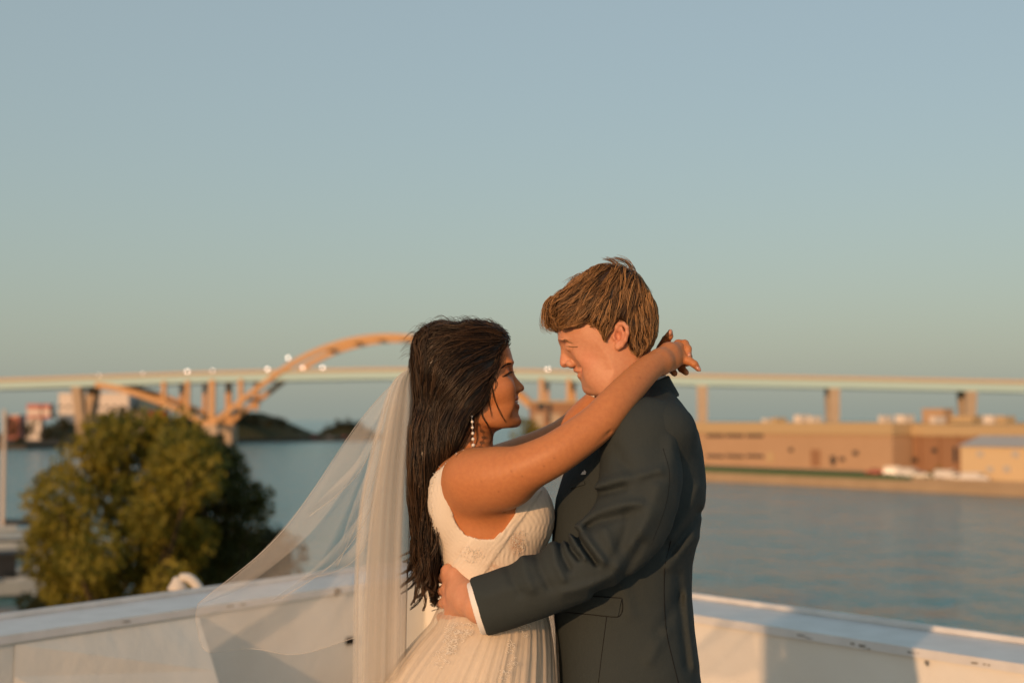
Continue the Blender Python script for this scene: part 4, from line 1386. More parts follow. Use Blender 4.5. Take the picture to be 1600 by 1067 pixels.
def build_woman():
    root = empty('person')
    tag(root, 'smiling woman in a white wedding gown and veil, arms round the man\'s neck', 'person')
    lo, hi = P(655, 905, Y0), P(1100, 495, Y0)
    v1, f1 = sdf_mesh(zcut(w_skin, lo=P(800, 900, Y0)[2]), (lo[0] - .02, 2.60, P(800, 905, Y0)[2]), (hi[0] + .01, 3.24, hi[2]), .0024)
    hip = P(776, 1030, Y0)
    low = lambda p: smin(loft(p, W_TORSO, Y0, 2.2), legs(p, hip, .01, .075, 1), .03)
    v2, f2 = sdf_mesh(zcut(low, hi=P(800, 897, Y0)[2]), (hip[0] - .22, Y0 - .24, -.02), (hip[0] + .25, Y0 + .24, P(800, 893, Y0)[2]), .010)
    v, f = join_parts([(v1, f1), (v2, f2)])
    body = mesh_obj('body', v, f, MATS['woman_skin'], root, True)
    G = lambda l: HW.glob(l)[0]
    lip = (.40, .075, .055)
    sp = []
    for s in (1, -1):
        m = np.array([1, s, 1])
        for a in TW['uplip'] + TW['lowlip'] + [(TW['uplip'][0] + TW['uplip'][1]) / 2, (TW['lowlip'][0] + TW['lowlip'][1]) / 2]:
            sp.append((G(a * m), .0044, lip, .92))
        for t in np.linspace(.1, 1, 7):
            k = t * 1.999; j = int(k)
            q = TW['mouth'][j] * (1 - k + j) + TW['mouth'][j + 1] * (k - j)
            sp.append((G((q - np.array([.003, 0, 0])) * m), .0024, (.13, .03, .025), .85))
        sp.append((G(HW.L(788, 604, -.045) * m), .018, (.52, .19, .10), .5))
        sp.append((G(TW['nostril'] * m), .0035, (.10, .03, .02), .9))
        sp.append((G(HW.L(790, 578, -.036) * m), (.012, .012, .007), (.32, .13, .07), .5))
    mo = []
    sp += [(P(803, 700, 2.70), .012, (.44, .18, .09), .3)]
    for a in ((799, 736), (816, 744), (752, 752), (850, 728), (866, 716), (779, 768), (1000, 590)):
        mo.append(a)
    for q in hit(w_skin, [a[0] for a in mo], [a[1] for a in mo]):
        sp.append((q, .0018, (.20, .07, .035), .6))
    cattr(body, 'col', skin_col(v, (.51, .205, .078), sp))
    face_bits(root, HW, TW, 'brow', [(786.5, 573), (791, 570), (795.5, 568.2), (799.5, 568)], -.036, .009,
              [(784.5, 588), (788.5, 586.3), (792.5, 583.8), (796.5, 581.5), (799, 580.5)], -.036, w_skin)
    # nails
    for (px, py, Y, d) in ((1091.5, 576.5, 2.851, (.6, -.6)), (1077.0, 556.0, 2.860, (.05, -1)), (1047.3, 519.0, 2.902, (.2, 1))):
        b = MB()
        c = P(px, py, Y)
        dv = np.array([d[0], 0, d[1]]) / math.hypot(*d)
        b.tube([c - dv * .007, c - dv * .003, c + dv * .003, c + dv * .006], [.0025, .0042, .0040, .0012], 8)
        b.build('nail', MATS['nail'], root, True)
    # ---------------- hair
    poly = PL([(794, 530), (792, 520), (783, 513), (770, 507), (752, 504), (735, 504), (722, 508), (712, 505), (698, 503), (683, 506), (667, 513), (655, 524), (648, 540), (645, 560), (647, 590), (649, 622),
               (647, 650), (643, 680), (641, 720), (642, 760), (645, 800), (650, 840), (658, 878), (668, 908), (678, 912), (684, 900), (683, 880), (678, 850), (673, 820), (670, 790), (669, 762), (674, 742), (688, 722),
               (704, 705), (716, 694), (723, 680), (729, 668), (737, 654), (746, 645), (757, 634), (766, 618), (772, 602), (777, 587), (781, 571), (784, 557), (788, 546), (793, 538)], Y0)[:, (0, 2)]
    poly[:, 1] -= .0065 * np.clip((poly[:, 1] - P(700, 545, Y0)[2]) / .025, 0, 1)
    zt = [P(700, a, Y0)[2] for a in (930, 850, 760, 700, 650, 610, 560, 520, 500)]
    wt = [.035, .080, .100, .100, .094, .092, .090, .078, .060]
    zmid = P(700, 640, Y0)[2]
    def hairvol(p):
        q = HW.loc(p)
        fb = np.clip((p[:, 0] - P(700, 560, Y0)[0]) / .07, 0, 1)
        d = poly2(p[:, 0] + (1.5 * fb - .6 * (1 - fb)) * (p[:, 1] - Y0) ** 2, p[:, 2], poly)
        t = np.interp(q[:, 0], [-.07, -.02, .025, .055], [.017, .014, .008, .005])
        top = smin(ell(q, TW['cran'][0], TW['cran'][1]), ell(q, TW['jaw'][0], TW['jaw'][1]), .03) - t
        w = np.interp(p[:, 2], zt, wt)
        lat = np.abs(p[:, 1] - Y0) - w
        bl = np.clip((p[:, 2] - zmid) / .05 + .5, 0, 1)
        lat = top * bl + lat * (1 - bl)
        return smax(d, lat, .007 + .025 * np.clip(-q[:, 0] / .05, 0, 1)) - wav(p, 55, .0016)
    v, f = sdf_mesh(hairvol, P(630, 935, Y0) - np.array([0, .16, 0]), P(805, 490, Y0) + np.array([0, .16, 0]), .0038, 2)
    hair = mesh_obj('hair', v, f, MATS['hair_dark'], root, True)
    fattr(hair, 'rnd', np.zeros(len(v)))
    def field(p):
        px, py = proj(p)
        h = np.clip((px - 652) / 80, -.12, 1.3)
        w = np.clip(.25 + (py - 530) / 95, .10, 1.6)
        tail = np.clip((py - 655) / 40, 0, 1)
        h = h * (1 - tail) + tail * (.10 * np.sin(py / 26.0 + p[:, 1] * 30))
        return np.stack([-h, np.zeros_like(h), -w], 1).astype(np.float32)
    nv = v[v[:, 1] < Y0 + .05]
    pxv, pyv = proj(nv)
    wgt = 1 + 2.5 * np.clip((pxv - 730) / 50, 0, 1) + 1.2 * (pyv < 520)
    idx = rng.choice(len(nv), 1350, p=wgt / wgt.sum())
    st = .0075 + .004 * rng.random(len(idx))
    gd = grow(nv[idx], hairvol, field, 11, st * 1.65, (-.0015 + .0060 * rng.random(len(idx)) ** 1.5).astype(np.float32), .001, .20)
    pts = locks(gd, 8, .0032)
    strands('hair_strand', pts, .00054, .00022, MATS['hair_dark'], hair, rnd=np.clip(np.repeat(rng.random(len(idx)) ** 1.6, 8) + rng.normal(0, .1, len(pts)), 0, 1))['kind'] = 'stuff'
    # locks at the tips
    lk = []
    for i in range(52):
        x0 = 648 + 34 * rng.random(); y0 = 800 + 70 * rng.random(); yy = Y0 - .10 + .20 * rng.random()
        L_ = 50 + 50 * rng.random(); sw = -26 + 40 * rng.random()
        cl = i * 3.1
        q = [(x0, y0 - 30), (x0 + 5 * math.sin(cl), y0 + L_ * .25), (x0 + sw * .2 + 7 * math.cos(cl), y0 + L_ * .55), (x0 + sw * .6 + 8 * math.sin(cl + 1), y0 + L_ * .8), (x0 + sw * 1.2 + 4 * math.sin(cl * 2), y0 + L_ * .95)]
        lk.append(spline(PL(q, yy), 14))
    strands('hair_lock', locks(np.array(lk), 16, .0050, .0012), .0007, .0003, MATS['hair_dark'], hair)['kind'] = 'stuff'
    # loose wisps round the face and flyaways
    wi = []
    both_f = lambda p: np.minimum(hairvol(p), w_skin(p))
    for base in ([(752, 625), (748, 645), (744, 668), (747, 688), (741, 699)], [(756, 630), (753, 648), (763, 664), (769, 681), (765, 693)], [(748, 636), (741, 655), (739, 675), (735, 690), (741, 700)],
                 [(768, 600), (772, 622), (781, 644), (790, 660)], [(772, 588), (775, 600), (772, 612)], [(762, 612), (765, 632), (768, 650)], [(786, 540), (782, 556), (777, 574)], [(742, 640), (736, 670), (722, 700), (712, 712)]):
        for k in range(5):
            j = rng.normal(0, 1.3, (len(base), 2)); j[0] *= .5
            wi.append(spline([(a[0] + b[0], a[1] + b[1], 0) for a, b in zip(base, j)], 18))
    wi = np.array(wi)
    on = hit(both_f, wi[:, :, 0].ravel(), wi[:, :, 1].ravel()).reshape(wi.shape)
    on[:, :, 1] -= .0006 + .003 * rng.random((len(on), 1))
    strands('wisp', on, .00042, .00018, MATS['hair_dark'], hair)['kind'] = 'stuff'
    fl = []
    for i in range(260):
        t = rng.random() ** 1.3
        k = int(t * 13)
        edge = [(793, 528), (788, 518), (779, 511), (768, 506), (752, 503), (735, 503), (720, 506), (708, 504), (697, 503), (683, 506), (667, 513), (655, 524), (648, 540), (645, 560)]
        a = np.array(edge[k]) * (1 - (t * 13 - k)) + np.array(edge[min(k + 1, 13)]) * (t * 13 - k)
        le = 8 + 16 * rng.random()
        up = 2 + 10 * rng.random() ** 2
        yy = Y0 + rng.normal(0, .035)
        fl.append(spline(PL([(a[0] + 5, a[1] + 3), (a[0], a[1] - up * .3), (a[0] - le * .5, a[1] - up), (a[0] - le, a[1] - up * .6 + le * .3 * (t > .6))], yy), 10))
    strands('flyaway', np.array(fl), .0004, .00015, MATS['hair_dark'], hair)['kind'] = 'stuff'
    # ---------------- earring
    er = MB()
    ex = [(737.0, 637), (736.5, 645), (737, 651), (738.2, 668), (739.5, 692)]
    er.tube(PL(ex, Y0 - .083), .0006, 6)
    eo = er.build('earring', MATS['silver'], root, True)
    for i, (a, r) in enumerate((((737.2, 650.5), .0024), ((737.9, 659), .0030), ((738.2, 668), .0030), ((738.8, 677), .0032), ((739.2, 686), .0034), ((739.5, 695.5), .0038))):
        c = P(a[0], a[1], Y0 - .083)
        MB().lathe(c, [(r * math.sin(t), -r * math.cos(t)) for t in np.linspace(.05, PI - .05, 9)], 12).build('pearl', MATS['pearl'], eo, True)
    # pearl bracelet on the far wrist and a ring on the near hand
    brc = MB().tube(spline(PL([(917, 611.5), (923, 614.5), (929, 619.5)], 3.055), 8), .0007, 5).build('bracelet', MATS['silver'], root, True)
    for i in range(5):
        MB().lathe(P(918.5 + 2.3 * i, 612 + 1.6 * i, 3.05), [(.0034 * math.sin(t), -.0034 * math.cos(t)) for t in np.linspace(.05, PI - .05, 7)], 10).build('pearl', MATS['pearl'], brc, True)
    rg = [P(1074.5, 562.8, 2.86) + .0095 * np.array([.25 * math.cos(a), math.sin(a), math.cos(a)]) for a in np.linspace(0, 2 * PI, 17)]
    MB().tube(rg, .0008, 6).build('ring', MATS['silver'], root, True)
    return root

def face_bits(root, H, T, brow_mat, brow, by, bh, lash, ly, skin):
    # eyebrow hairs
    bm_, n = [], (150 if brow_mat == 'brow' else 80)
    br = spline(PL(brow, 2.6), 40)
    px, py = proj(br)
    on = hit(skin, px, py)
    for side in (1, -1):
        for i in range(n):
            t = rng.random()
            k = t * 38; j = int(k)
            p = on[j] * (1 - (k - j)) + on[j + 1] * (k - j)
            tang = on[j + 1] - on[j]; tang /= np.linalg.norm(tang) + 1e-9
            p = p + np.array([0, -.0006, rng.normal(0, .0011 * (1 - abs(t - .4)))])
            L_ = .005 + .003 * rng.random()
            q = np.array([p, p + tang * L_ * -.5 + np.array([0, -.0006, .001]), p - tang * L_ + np.array([0, -.0004, .0006])])
            if side < 0:
                l = H.loc(q.astype(np.float32)); l[:, 1] *= -1; q = H.glob(l)
            bm_.append(spline(q, 5))
    strands('eyebrow', np.array(bm_), .0004, .00015, MATS[brow_mat], root)['kind'] = 'stuff'
    # lash line and lashes
    la = spline(PL(lash, 2.6), 24)
    px, py = proj(la)
    on = hit(skin, px, py)
    ls = []
    for side in (1, -1):
        for i in range(90):
            t = rng.random() * 22.9; j = int(t)
            p = on[j] * (1 - (t - j)) + on[j + 1] * (t - j)
            f = t / 23
            d = H.fwd * (.0030 + .0045 * f) * (.7 + .5 * rng.random()) + np.array([0, -.0016 * (1 - f), -.0012 + .0008 * f])
            q = np.array([p + np.array([0, .0004, 0]), p + d * .6 + np.array([0, 0, -.0006]), p + d + np.array([0, 0, .0006])])
            if side < 0:
                l = H.loc(q.astype(np.float32)); l[:, 1] *= -1; q = H.glob(l)
            ls.append(spline(q, 5))
    strands('eyelash', np.array(ls), .00035, .00012, MATS[brow_mat], root)['kind'] = 'stuff'
    for side in (1, -1):
        q = on.copy()
        q += np.array([0, -.0001, 0])
        if side < 0:
            l = H.loc(q.astype(np.float32)); l[:, 1] *= -1; q = H.glob(l)
        MB().tube(q, [.0003, .0007, .0008, .0005], 6).build('lash_line', MATS['brow' if brow_mat == 'brow' else 'brow_fair'], root, True)
    # teeth: a curved row behind the lips
    a, b = T['mouth'][0], T['mouth'][-1]
    row = []
    for t in np.linspace(-1, 1, 13):
        l = a * (1 - t * t) + b * (t * t) * np.array([1, 1, 1])
        l = np.array([l[0] - (.0026 if T is TW else .0036), t * abs(b[1]) * .92, l[2] + .0008])
        row.append(H.glob(l)[0])
    MB().tube(row, [.0018, .0030, .0030, .0030, .0018], 8).build('teeth', MATS['teeth'], root, True)

def tubeline(fn, pts, r, name, m, parent, off=0.0, n=24, y0=2.3):
    pl = spline(PL(pts, 2.6), n)
    px, py = proj(pl)
    on = hit(fn, px, py, y0)
    on = on + grad(fn, on.astype(np.float32)) * off
    return MB().tube(on, r, 6).build(name, m, parent, True)

def patch(fn, quad, nu, nv, off, thick, name, m, parent, round_=0.0):
    """thin panel lying on a surface; quad = pixel corners tl, tr, br, bl"""
    q = np.array(quad, float)
    U, V_ = np.meshgrid(np.linspace(0, 1, nu), np.linspace(0, 1, nv))
    U, V_ = U.ravel(), V_.ravel()
    pxy = (q[0] * ((1 - U) * (1 - V_))[:, None] + q[1] * (U * (1 - V_))[:, None] + q[2] * (U * V_)[:, None] + q[3] * ((1 - U) * V_)[:, None])
    on = hit(fn, pxy[:, 0], pxy[:, 1])
    g = grad(fn, on.astype(np.float32))
    top = on + g * (off + thick); bot = on + g * (off - .002)
    n = nu * nv
    fs = []
    for j in range(nv - 1):
        for i in range(nu - 1):
            a = j * nu + i
            fs.append((a, a + nu, a + nu + 1, a + 1))
    ring = [i for i in range(nu)] + [j * nu + nu - 1 for j in range(1, nv)] + [(nv - 1) * nu + i for i in range(nu - 2, -1, -1)] + [j * nu for j in range(nv - 2, 0, -1)]
    for a, b in zip(ring, ring[1:] + ring[:1]):
        fs.append((a, b, n + b, n + a))
    return mesh_obj(name, np.concatenate([top, bot]), fs, m, parent, False)

def build_man():
    root = empty('person')
    tag(root, 'fair man in a dark grey suit bowing his head to the woman he holds', 'person')
    G = lambda l: HM.glob(l)[0]
    # head, neck and the hand in fine detail, hidden body coarser
    a, b = P(850, 660, Y0), P(1045, 405, Y0)
    v1, f1 = sdf_mesh(zcut(m_skin, lo=a[2]), (a[0], 2.76, a[2] - .01), (b[0], 3.08, b[2]), .0019)
    lo, hi = P(675, 1000, Y0), P(785, 870, Y0)
    xc = P(765, 930, 2.75)[0]
    v2, f2 = sdf_mesh(lambda p: np.maximum(smin(m_hand(p), chain(p, M_SLV[-2:], [.036, .033]), .010), p[:, 0] - xc), (lo[0], 2.66, lo[2]), (hi[0], 3.0, hi[2]), .0022)
    hip = P(975, 1075, Y0)
    low = lambda p: smin(m_skin(p), legs(p, hip, .02, .10, -1), .03)
    za = P(800, 656, Y0)[2]; xh = P(760, 930, 2.75)[0]
    v3, f3 = sdf_mesh(lambda p: np.maximum(np.maximum(low(p), p[:, 2] - za), xh - p[:, 0]), (hi[0] - .08, Y0 - .30, -.02), (P(1110, 900, Y0)[0], Y0 + .32, za + .01), .009)
    v, f = join_parts([(v1, f1), (v2, f2), (v3, f3)])
    body = mesh_obj('body', v, f, MATS['man_skin'], root, True)
    sp = []
    for s in (1, -1):
        m = np.array([1, s, 1])
        for q in TM['uplip'] + TM['lowlip'] + [(TM['lowlip'][0] + TM['lowlip'][1]) / 2]:
            sp.append((G(q * m), .0045, (.58, .15, .10), .85))
        for t in np.linspace(.1, 1, 7):
            k = t * 1.999; j = int(k)
            q = TM['mouth'][j] * (1 - k + j) + TM['mouth'][j + 1] * (k - j)
            sp.append((G((q - np.array([.003, 0, 0])) * m), .0024, (.16, .045, .035), .85))
        sp.append((G(HM.L(918, 562, -.060) * m), .022, (.66, .27, .17), .5))
        sp.append((G(TM['nostril'] * m), .0035, (.16, .05, .03), .9))
        sp.append((G(HM.L(971, 524, -.09) * m), .022, (.62, .22, .14), .6))
        sp.append((G(HM.L(890, 535, -.036) * m), (.012, .012, .006), (.50, .24, .16), .5))  # eyelid crease darkened: shade of the eye socket put into the skin colour
        sp.append((G(TM['canal'] * m), .005, (.20, .06, .04), .7))
    sp += [(P(878, 568, Y0), .012, (.66, .27, .18), .5), (P(912, 600, Y0 - .02), .02, (.55, .29, .20), .3), (P(700, 930, 2.83), .03, (.60, .26, .17), .4)]
    cattr(body, 'col', skin_col(v, (.61, .31, .185), sp))
    face_bits(root, HM, TM, 'brow_fair', [(893, 536), (888, 533.8), (882, 532.4), (876.5, 532.6)], -.038, .009,
              [(903, 541), (899.5, 541.5), (896, 541.6), (892, 541.2), (888.5, 540.3)], -.038, m_skin)
    # ---------------- hair
    poly = PL([(868, 512), (861, 505), (857, 496), (856, 486), (860, 475), (870, 462), (882, 449), (897, 436), (915, 423), (935, 415.5), (955, 413.5), (975, 418), (990, 427), (1003, 441), (1015, 460),
               (1023, 480), (1026, 500), (1025, 524), (1018, 539), (1008, 551), (1000, 555), (988, 551), (980, 543), (981, 530), (980, 514), (974, 504), (963, 503), (956, 509), (952, 521), (946, 526), (940, 532), (936, 530),
               (933, 519), (926, 512), (914, 508), (903, 503), (896, 505), (890, 510), (880, 508), (873, 511)], Y0)[:, (0, 2)]
    poly[:, 1] -= .0095 * np.clip((poly[:, 1] - P(955, 470, Y0)[2]) / .03, 0, 1)
    poly[:, 0] -= .0065 * np.clip((poly[:, 0] - P(985, 470, Y0)[0]) / .03, 0, 1)
    zt = [P(955, q, Y0)[2] for q in (560, 540, 515, 490, 460, 430, 410)]
    def hairvol(p):
        q = HM.loc(p)
        t = np.interp(p[:, 2], zt, [.006, .007, .008, .012, .014, .013, .011])
        t = t + .007 * np.clip((-.028 - q[:, 0]) / .02, 0, 1) * np.clip((P(955, 500, Y0)[2] - p[:, 2]) / .02, 0, 1)
        fb = np.clip((P(960, 480, Y0)[0] - p[:, 0]) / .07, 0, 1)
        d = poly2(p[:, 0] - (3.0 * fb - 1.2 * (1 - fb)) * (p[:, 1] - Y0) ** 2, p[:, 2], poly)
        lim = smin(ell(q, TM['cran'][0], (.158, .079, .145)), ell(q, TM['jaw'][0], TM['jaw'][1]), .03) - t
        nk = chain(p, PW((972, 555, Y0), (990, 600, Y0)), [.056, .059])
        lim = smin(lim, np.maximum(nk - .007, P(975, 560, Y0)[0] - p[:, 0]), .01)
        return smax(d, lim, .008) - wav(p, 70, .0014)
    v, f = sdf_mesh(hairvol, P(835, 570, Y0) - np.array([0, .13, 0]), P(1040, 395, Y0) + np.array([0, .13, 0]), .0032, 2)
    hair = mesh_obj('hair', v, f, MATS['hair_brown'], root, True)
    fattr(hair, 'rnd', np.full(len(v), 0.0))
    crown = P(985, 442, Y0)
    def field(p):
        d = p - crown.astype(np.float32)
        d[:, 1] *= .6
        d /= np.linalg.norm(d, axis=1, keepdims=True) + 1e-6
        px, py = proj(p)
        front = np.clip((930 - px) / 60, 0, 1)
        d[:, 2] -= .35 + .25 * (1 - front) - .2 * front
        d[:, 0] -= .25 * front
        return d
    nv = v[v[:, 1] < Y0 + .06]
    idx = rng.integers(0, len(nv), 2200)
    zz = nv[idx, 2]
    lowz = P(900, 520, Y0)[2]
    st = np.where(zz < lowz + .02, .0022, .0040) * (.7 + .6 * rng.random(len(idx)))
    lay = rng.random(len(idx)) ** 1.3
    gd = grow(nv[idx], hairvol, field, 9, st * 1.65, (-.0014 + .0070 * lay).astype(np.float32), .003, .30)
    gx, gy = proj(gd.reshape(-1, 3))
    ear = ((gx - 970) / 14) ** 2 + ((gy - 526) / 23) ** 2 < 1
    keep = ~ear.reshape(len(gd), -1).any(1)
    gd, idx, lay = gd[keep], idx[keep], lay[keep]
    pts = locks(gd, 7, .0026)
    strands('hair_strand', pts, .00050, .0002, MATS['hair_brown'], hair, rnd=np.clip(np.repeat(lay ** 1.2 * (.55 + .65 * rng.random(len(idx))), 7) + rng.normal(0, .10, len(pts)), 0, 1))['kind'] = 'stuff'  # outer strands bleached lighter; darker deep ones put shadow into the hair colour
    # fringe over the forehead and tuft blown up at the crown
    fr = []
    for i in range(420):
        t = rng.random(); yy = Y0 - .075 + .15 * rng.random()
        cl = math.floor(t * 16) / 16
        x0, y0 = 905 - 45 * t, 478 - 8 * t
        x1, y1 = 903 - 50 * cl + rng.normal(0, 1.6), 505 + 12 * cl + rng.normal(0, 3)
        bulge = 6 + 6 * t
        ysh = (abs(yy - Y0) / .075) ** 2 * .018
        q = PL([(x0, y0 - 8), (x0 - bulge, y0 + 6), (x1 - bulge * .8, y1 - 10), (x1 + 2 * math.sin(cl * 40), y1)], yy)
        q[:, 0] += ysh
        fr.append(spline(q, 10))
    strands('fringe', np.array(fr), .0007, .0002, MATS['hair_brown'], hair)['kind'] = 'stuff'
    fl = []
    for i in range(150):
        j = rng.normal(0, 2.2, 2); yy = Y0 + rng.normal(0, .02)
        if i < 80:
            q = [(975 + j[0], 424), (966 + j[0], 415 + j[1]), (957 + j[0] * 1.5, 407 + j[1] * .6), (948 + j[0] * 2, 405 + j[1])] if i % 2 else [(990 + j[0], 428), (986 + j[0], 416 + j[1]), (976 + j[0], 407 + j[1]), (962 + j[0] * 2, 403 + j[1])]
        elif i < 110:
            q = [(985 + j[0], 424), (998 + j[0], 434 + j[1]), (1006 + j[0], 446 + j[1]), (1014 + j[0] * 1.5, 458 + j[1])]
        else:
            t = rng.random()
            q = [(900 + 60 * t, 436 - 18 * t), (890 + 60 * t, 434 - 18 * t + j[1]), (878 + 60 * t, 441 - 18 * t + j[1])]
        fl.append(spline(PL(q, yy), 10))
    strands('flyaway', np.array(fl), .00060, .0002, MATS['hair_brown'], hair)['kind'] = 'stuff'
    # ---------------- shirt
    def collar(p):
        nk = chain(p, PW((972, 555, Y0), (990, 600, Y0), (1005, 645, Y0)), [.056, .059, .070])
        ax = (P(1000, 630, Y0) - P(985, 590, Y0)); ax /= np.linalg.norm(ax)
        t = (p - P(992, 606, Y0).astype(np.float32)) @ ax.astype(np.float32)
        return smax(np.abs(nk - .006) - .002, np.abs(t - .012) - .030, .002)
    v, f = sdf_mesh(collar, P(920, 660, Y0) - np.array([0, .12, 0]), P(1060, 560, Y0) + np.array([0, .12, 0]), .0030)
    sh = mesh_obj('shirt_collar', v, f, MATS['shirt'], root, True)
    def cuff(p):
        d = chain(p, M_SLV[-2:], [.053, .0500])
        t = (P(739.5, 948, 2.745) - p) @ np.array([.957, 0, .29], np.float32)
        return smax(np.abs(d) - .0022, np.maximum(t, -t - .05), .001)
    v, f = sdf_mesh(cuff, P(715, 1000, Y0) + np.array([0, -.26, 0]), P(800, 885, Y0), .0021)
    mesh_obj('shirt_cuff', v, f, MATS['shirt'], root, True)
    # ---------------- jacket
    hem = P(800, 1170, Y0)[2]
    v, f = sdf_mesh(zcut(m_jacket, lo=hem), (P(850, 900, Y0)[0], 2.66, hem - .01), (P(1112, 900, Y0)[0], 3.18, P(800, 590, Y0)[2]), .0045)
    jk = mesh_obj('jacket', v, f, MATS['suit'], root, True)
    lo, hi = P(725, 1000, 2.6), P(1075, 620, 2.6)
    v, f = sdf_mesh(m_sleeve, (lo[0] - .06, 2.58, lo[2] - .04), (hi[0] + .06, 2.92, hi[2] + .04), .0034)
    sv = mesh_obj('sleeve', v, f, MATS['suit'], jk, True)
    v, f = sdf_mesh(m_sleeve_far, (lo[0] - .06, 2.95, lo[2] - .08), (hi[0] + .09, 3.28, hi[2] + .08), .010)
    mesh_obj('sleeve', v, f, MATS['suit'], jk, True)
    both_ = lambda p: np.minimum(m_jacket(p), m_sleeve(p))
    # seams, darts, pocket and lapel
    E = MATS['suit_edge']
    tubeline(m_jacket, [(1048, 845), (1039, 885), (1038, 940), (1042, 990), (1051, 1030), (1062, 1075)], .0009, 'seam', E, jk, .0002)
    tubeline(m_jacket, [(948, 962), (943, 1000), (938, 1040), (934, 1075)], .0008, 'dart', E, jk, .0001)
    tubeline(m_sleeve, [(1036, 700), (1046, 740), (1040, 790), (1018, 850)], .0006, 'sleeve_seam', E, sv, -.0001)
    patch(m_jacket, [(884, 930), (972, 934), (966, 962), (884, 955)], 14, 5, .0012, .0022, 'pocket_flap', MATS['suit'], jk)
    tubeline(m_jacket, [(880, 931), (915, 930), (972, 934)], .0008, 'pocket_seam', E, jk, .0004)
    tubeline(m_jacket, [(972, 935), (973, 950), (969, 961), (958, 963.5), (925, 960), (884, 956)], .0009, 'flap_edge', E, jk, .0010)
    patch(m_jacket, [(893, 757), (914, 752), (915, 757), (893, 763)], 8, 3, .001, .002, 'breast_pocket', MATS['suit'], jk)
    # pocket square peeking out
    c = hit(m_jacket, 912, 737)[0]
    b = MB()
    for i, (dx, dz) in enumerate(((-.002, .000), (.001, .003), (.003, .001))):
        b.add([c + np.array([-.004 + dx, -.004 - .001 * i, -.005]), c + np.array([.003 + dx, -.004 - .001 * i, -.005]), c + np.array([dx, -.005 - .001 * i, dz + .002]), c + np.array([dx - .001, -.001, -.003])],
              [(0, 1, 2), (0, 2, 3), (1, 3, 2)])
    b.build('pocket_square', MATS['shirt'], root)
    # collar of the jacket and lapel
    def jcollar(p):
        nk = chain(p, PW((975, 560, Y0), (992, 605, Y0), (1008, 650, Y0)), [.058, .063, .074])
        ax = (P(1004, 640, Y0) - P(988, 600, Y0)); ax /= np.linalg.norm(ax)
        t = (p - P(1003, 622, Y0).astype(np.float32)) @ ax.astype(np.float32)
        fr_ = (P(940, 640, Y0)[0] - p[:, 0])
        return smax(smax(np.abs(nk - .006) - .0040, np.abs(t) - .024, .004), fr_.astype(np.float32), .003)
    v, f = sdf_mesh(jcollar, P(920, 690, Y0) - np.array([0, .14, 0]), P(1080, 560, Y0) + np.array([0, .14, 0]), .003)
    mesh_obj('jacket_collar', v, f, MATS['suit'], jk, True)
    for s in (-1, 1):
        lp = [P(928, 668, Y0) + np.array([0, s * .085, 0]), P(902, 716, Y0) + np.array([0, s * .098, 0]), P(884, 765, Y0) + np.array([0, s * .075, 0]), P(868, 830, Y0) + np.array([0, s * .03, 0])]
        inn = [P(930, 668, Y0) + np.array([0, s * .045, 0]), P(894, 720, Y0) + np.array([0, s * .040, 0]), P(873, 775, Y0) + np.array([0, s * .02, 0]), P(862, 832, Y0) + np.array([0, s * .002, 0])]
        A, B = spline(lp, 14), spline(inn, 14)
        A = A + np.array([-.004, s * .004, 0])
        vs = np.concatenate([A, B, A + np.array([.006, 0, 0]), B + np.array([.008, 0, 0])])
        fs = []
        for i in range(13):
            for (o1, o2) in ((0, 14), (14, 42), (42, 28), (28, 0)):
                fs.append((o1 + i, o1 + i + 1, o2 + i + 1, o2 + i))
        mesh_obj('lapel', vs, fs, MATS['suit'], jk, True)
    # trousers and shoes
    tr = lambda p: legs(p, hip, .02, .10, -1) - .016 - wav(p, 20, .003)
    v, f = sdf_mesh(zcut(tr, lo=.07), (hip[0] - .2, Y0 - .26, .05), (hip[0] + .2, Y0 + .26, hem + .06), .011)
    mesh_obj('trousers', v, f, MATS['trouser'], root, True)
    for s in (-1, 1):
        an = np.array([hip[0] + .02, Y0 + s * .10, .105])
        sf = lambda p, an=an: smax(chain(p, [an + np.array([.03, 0, -.01]), an + np.array([.035, 0, -.055]), an + np.array([-.16, 0, -.062])], [.05, .045, .042], .02), -p[:, 2] + .004, .004)
        v, f = sdf_mesh(sf, (an[0] - .24, an[1] - .07, -.01), (an[0] + .12, an[1] + .07, .16), .007)
        mesh_obj('shoe', v, f, MATS['shoe'], root, True)
    return root

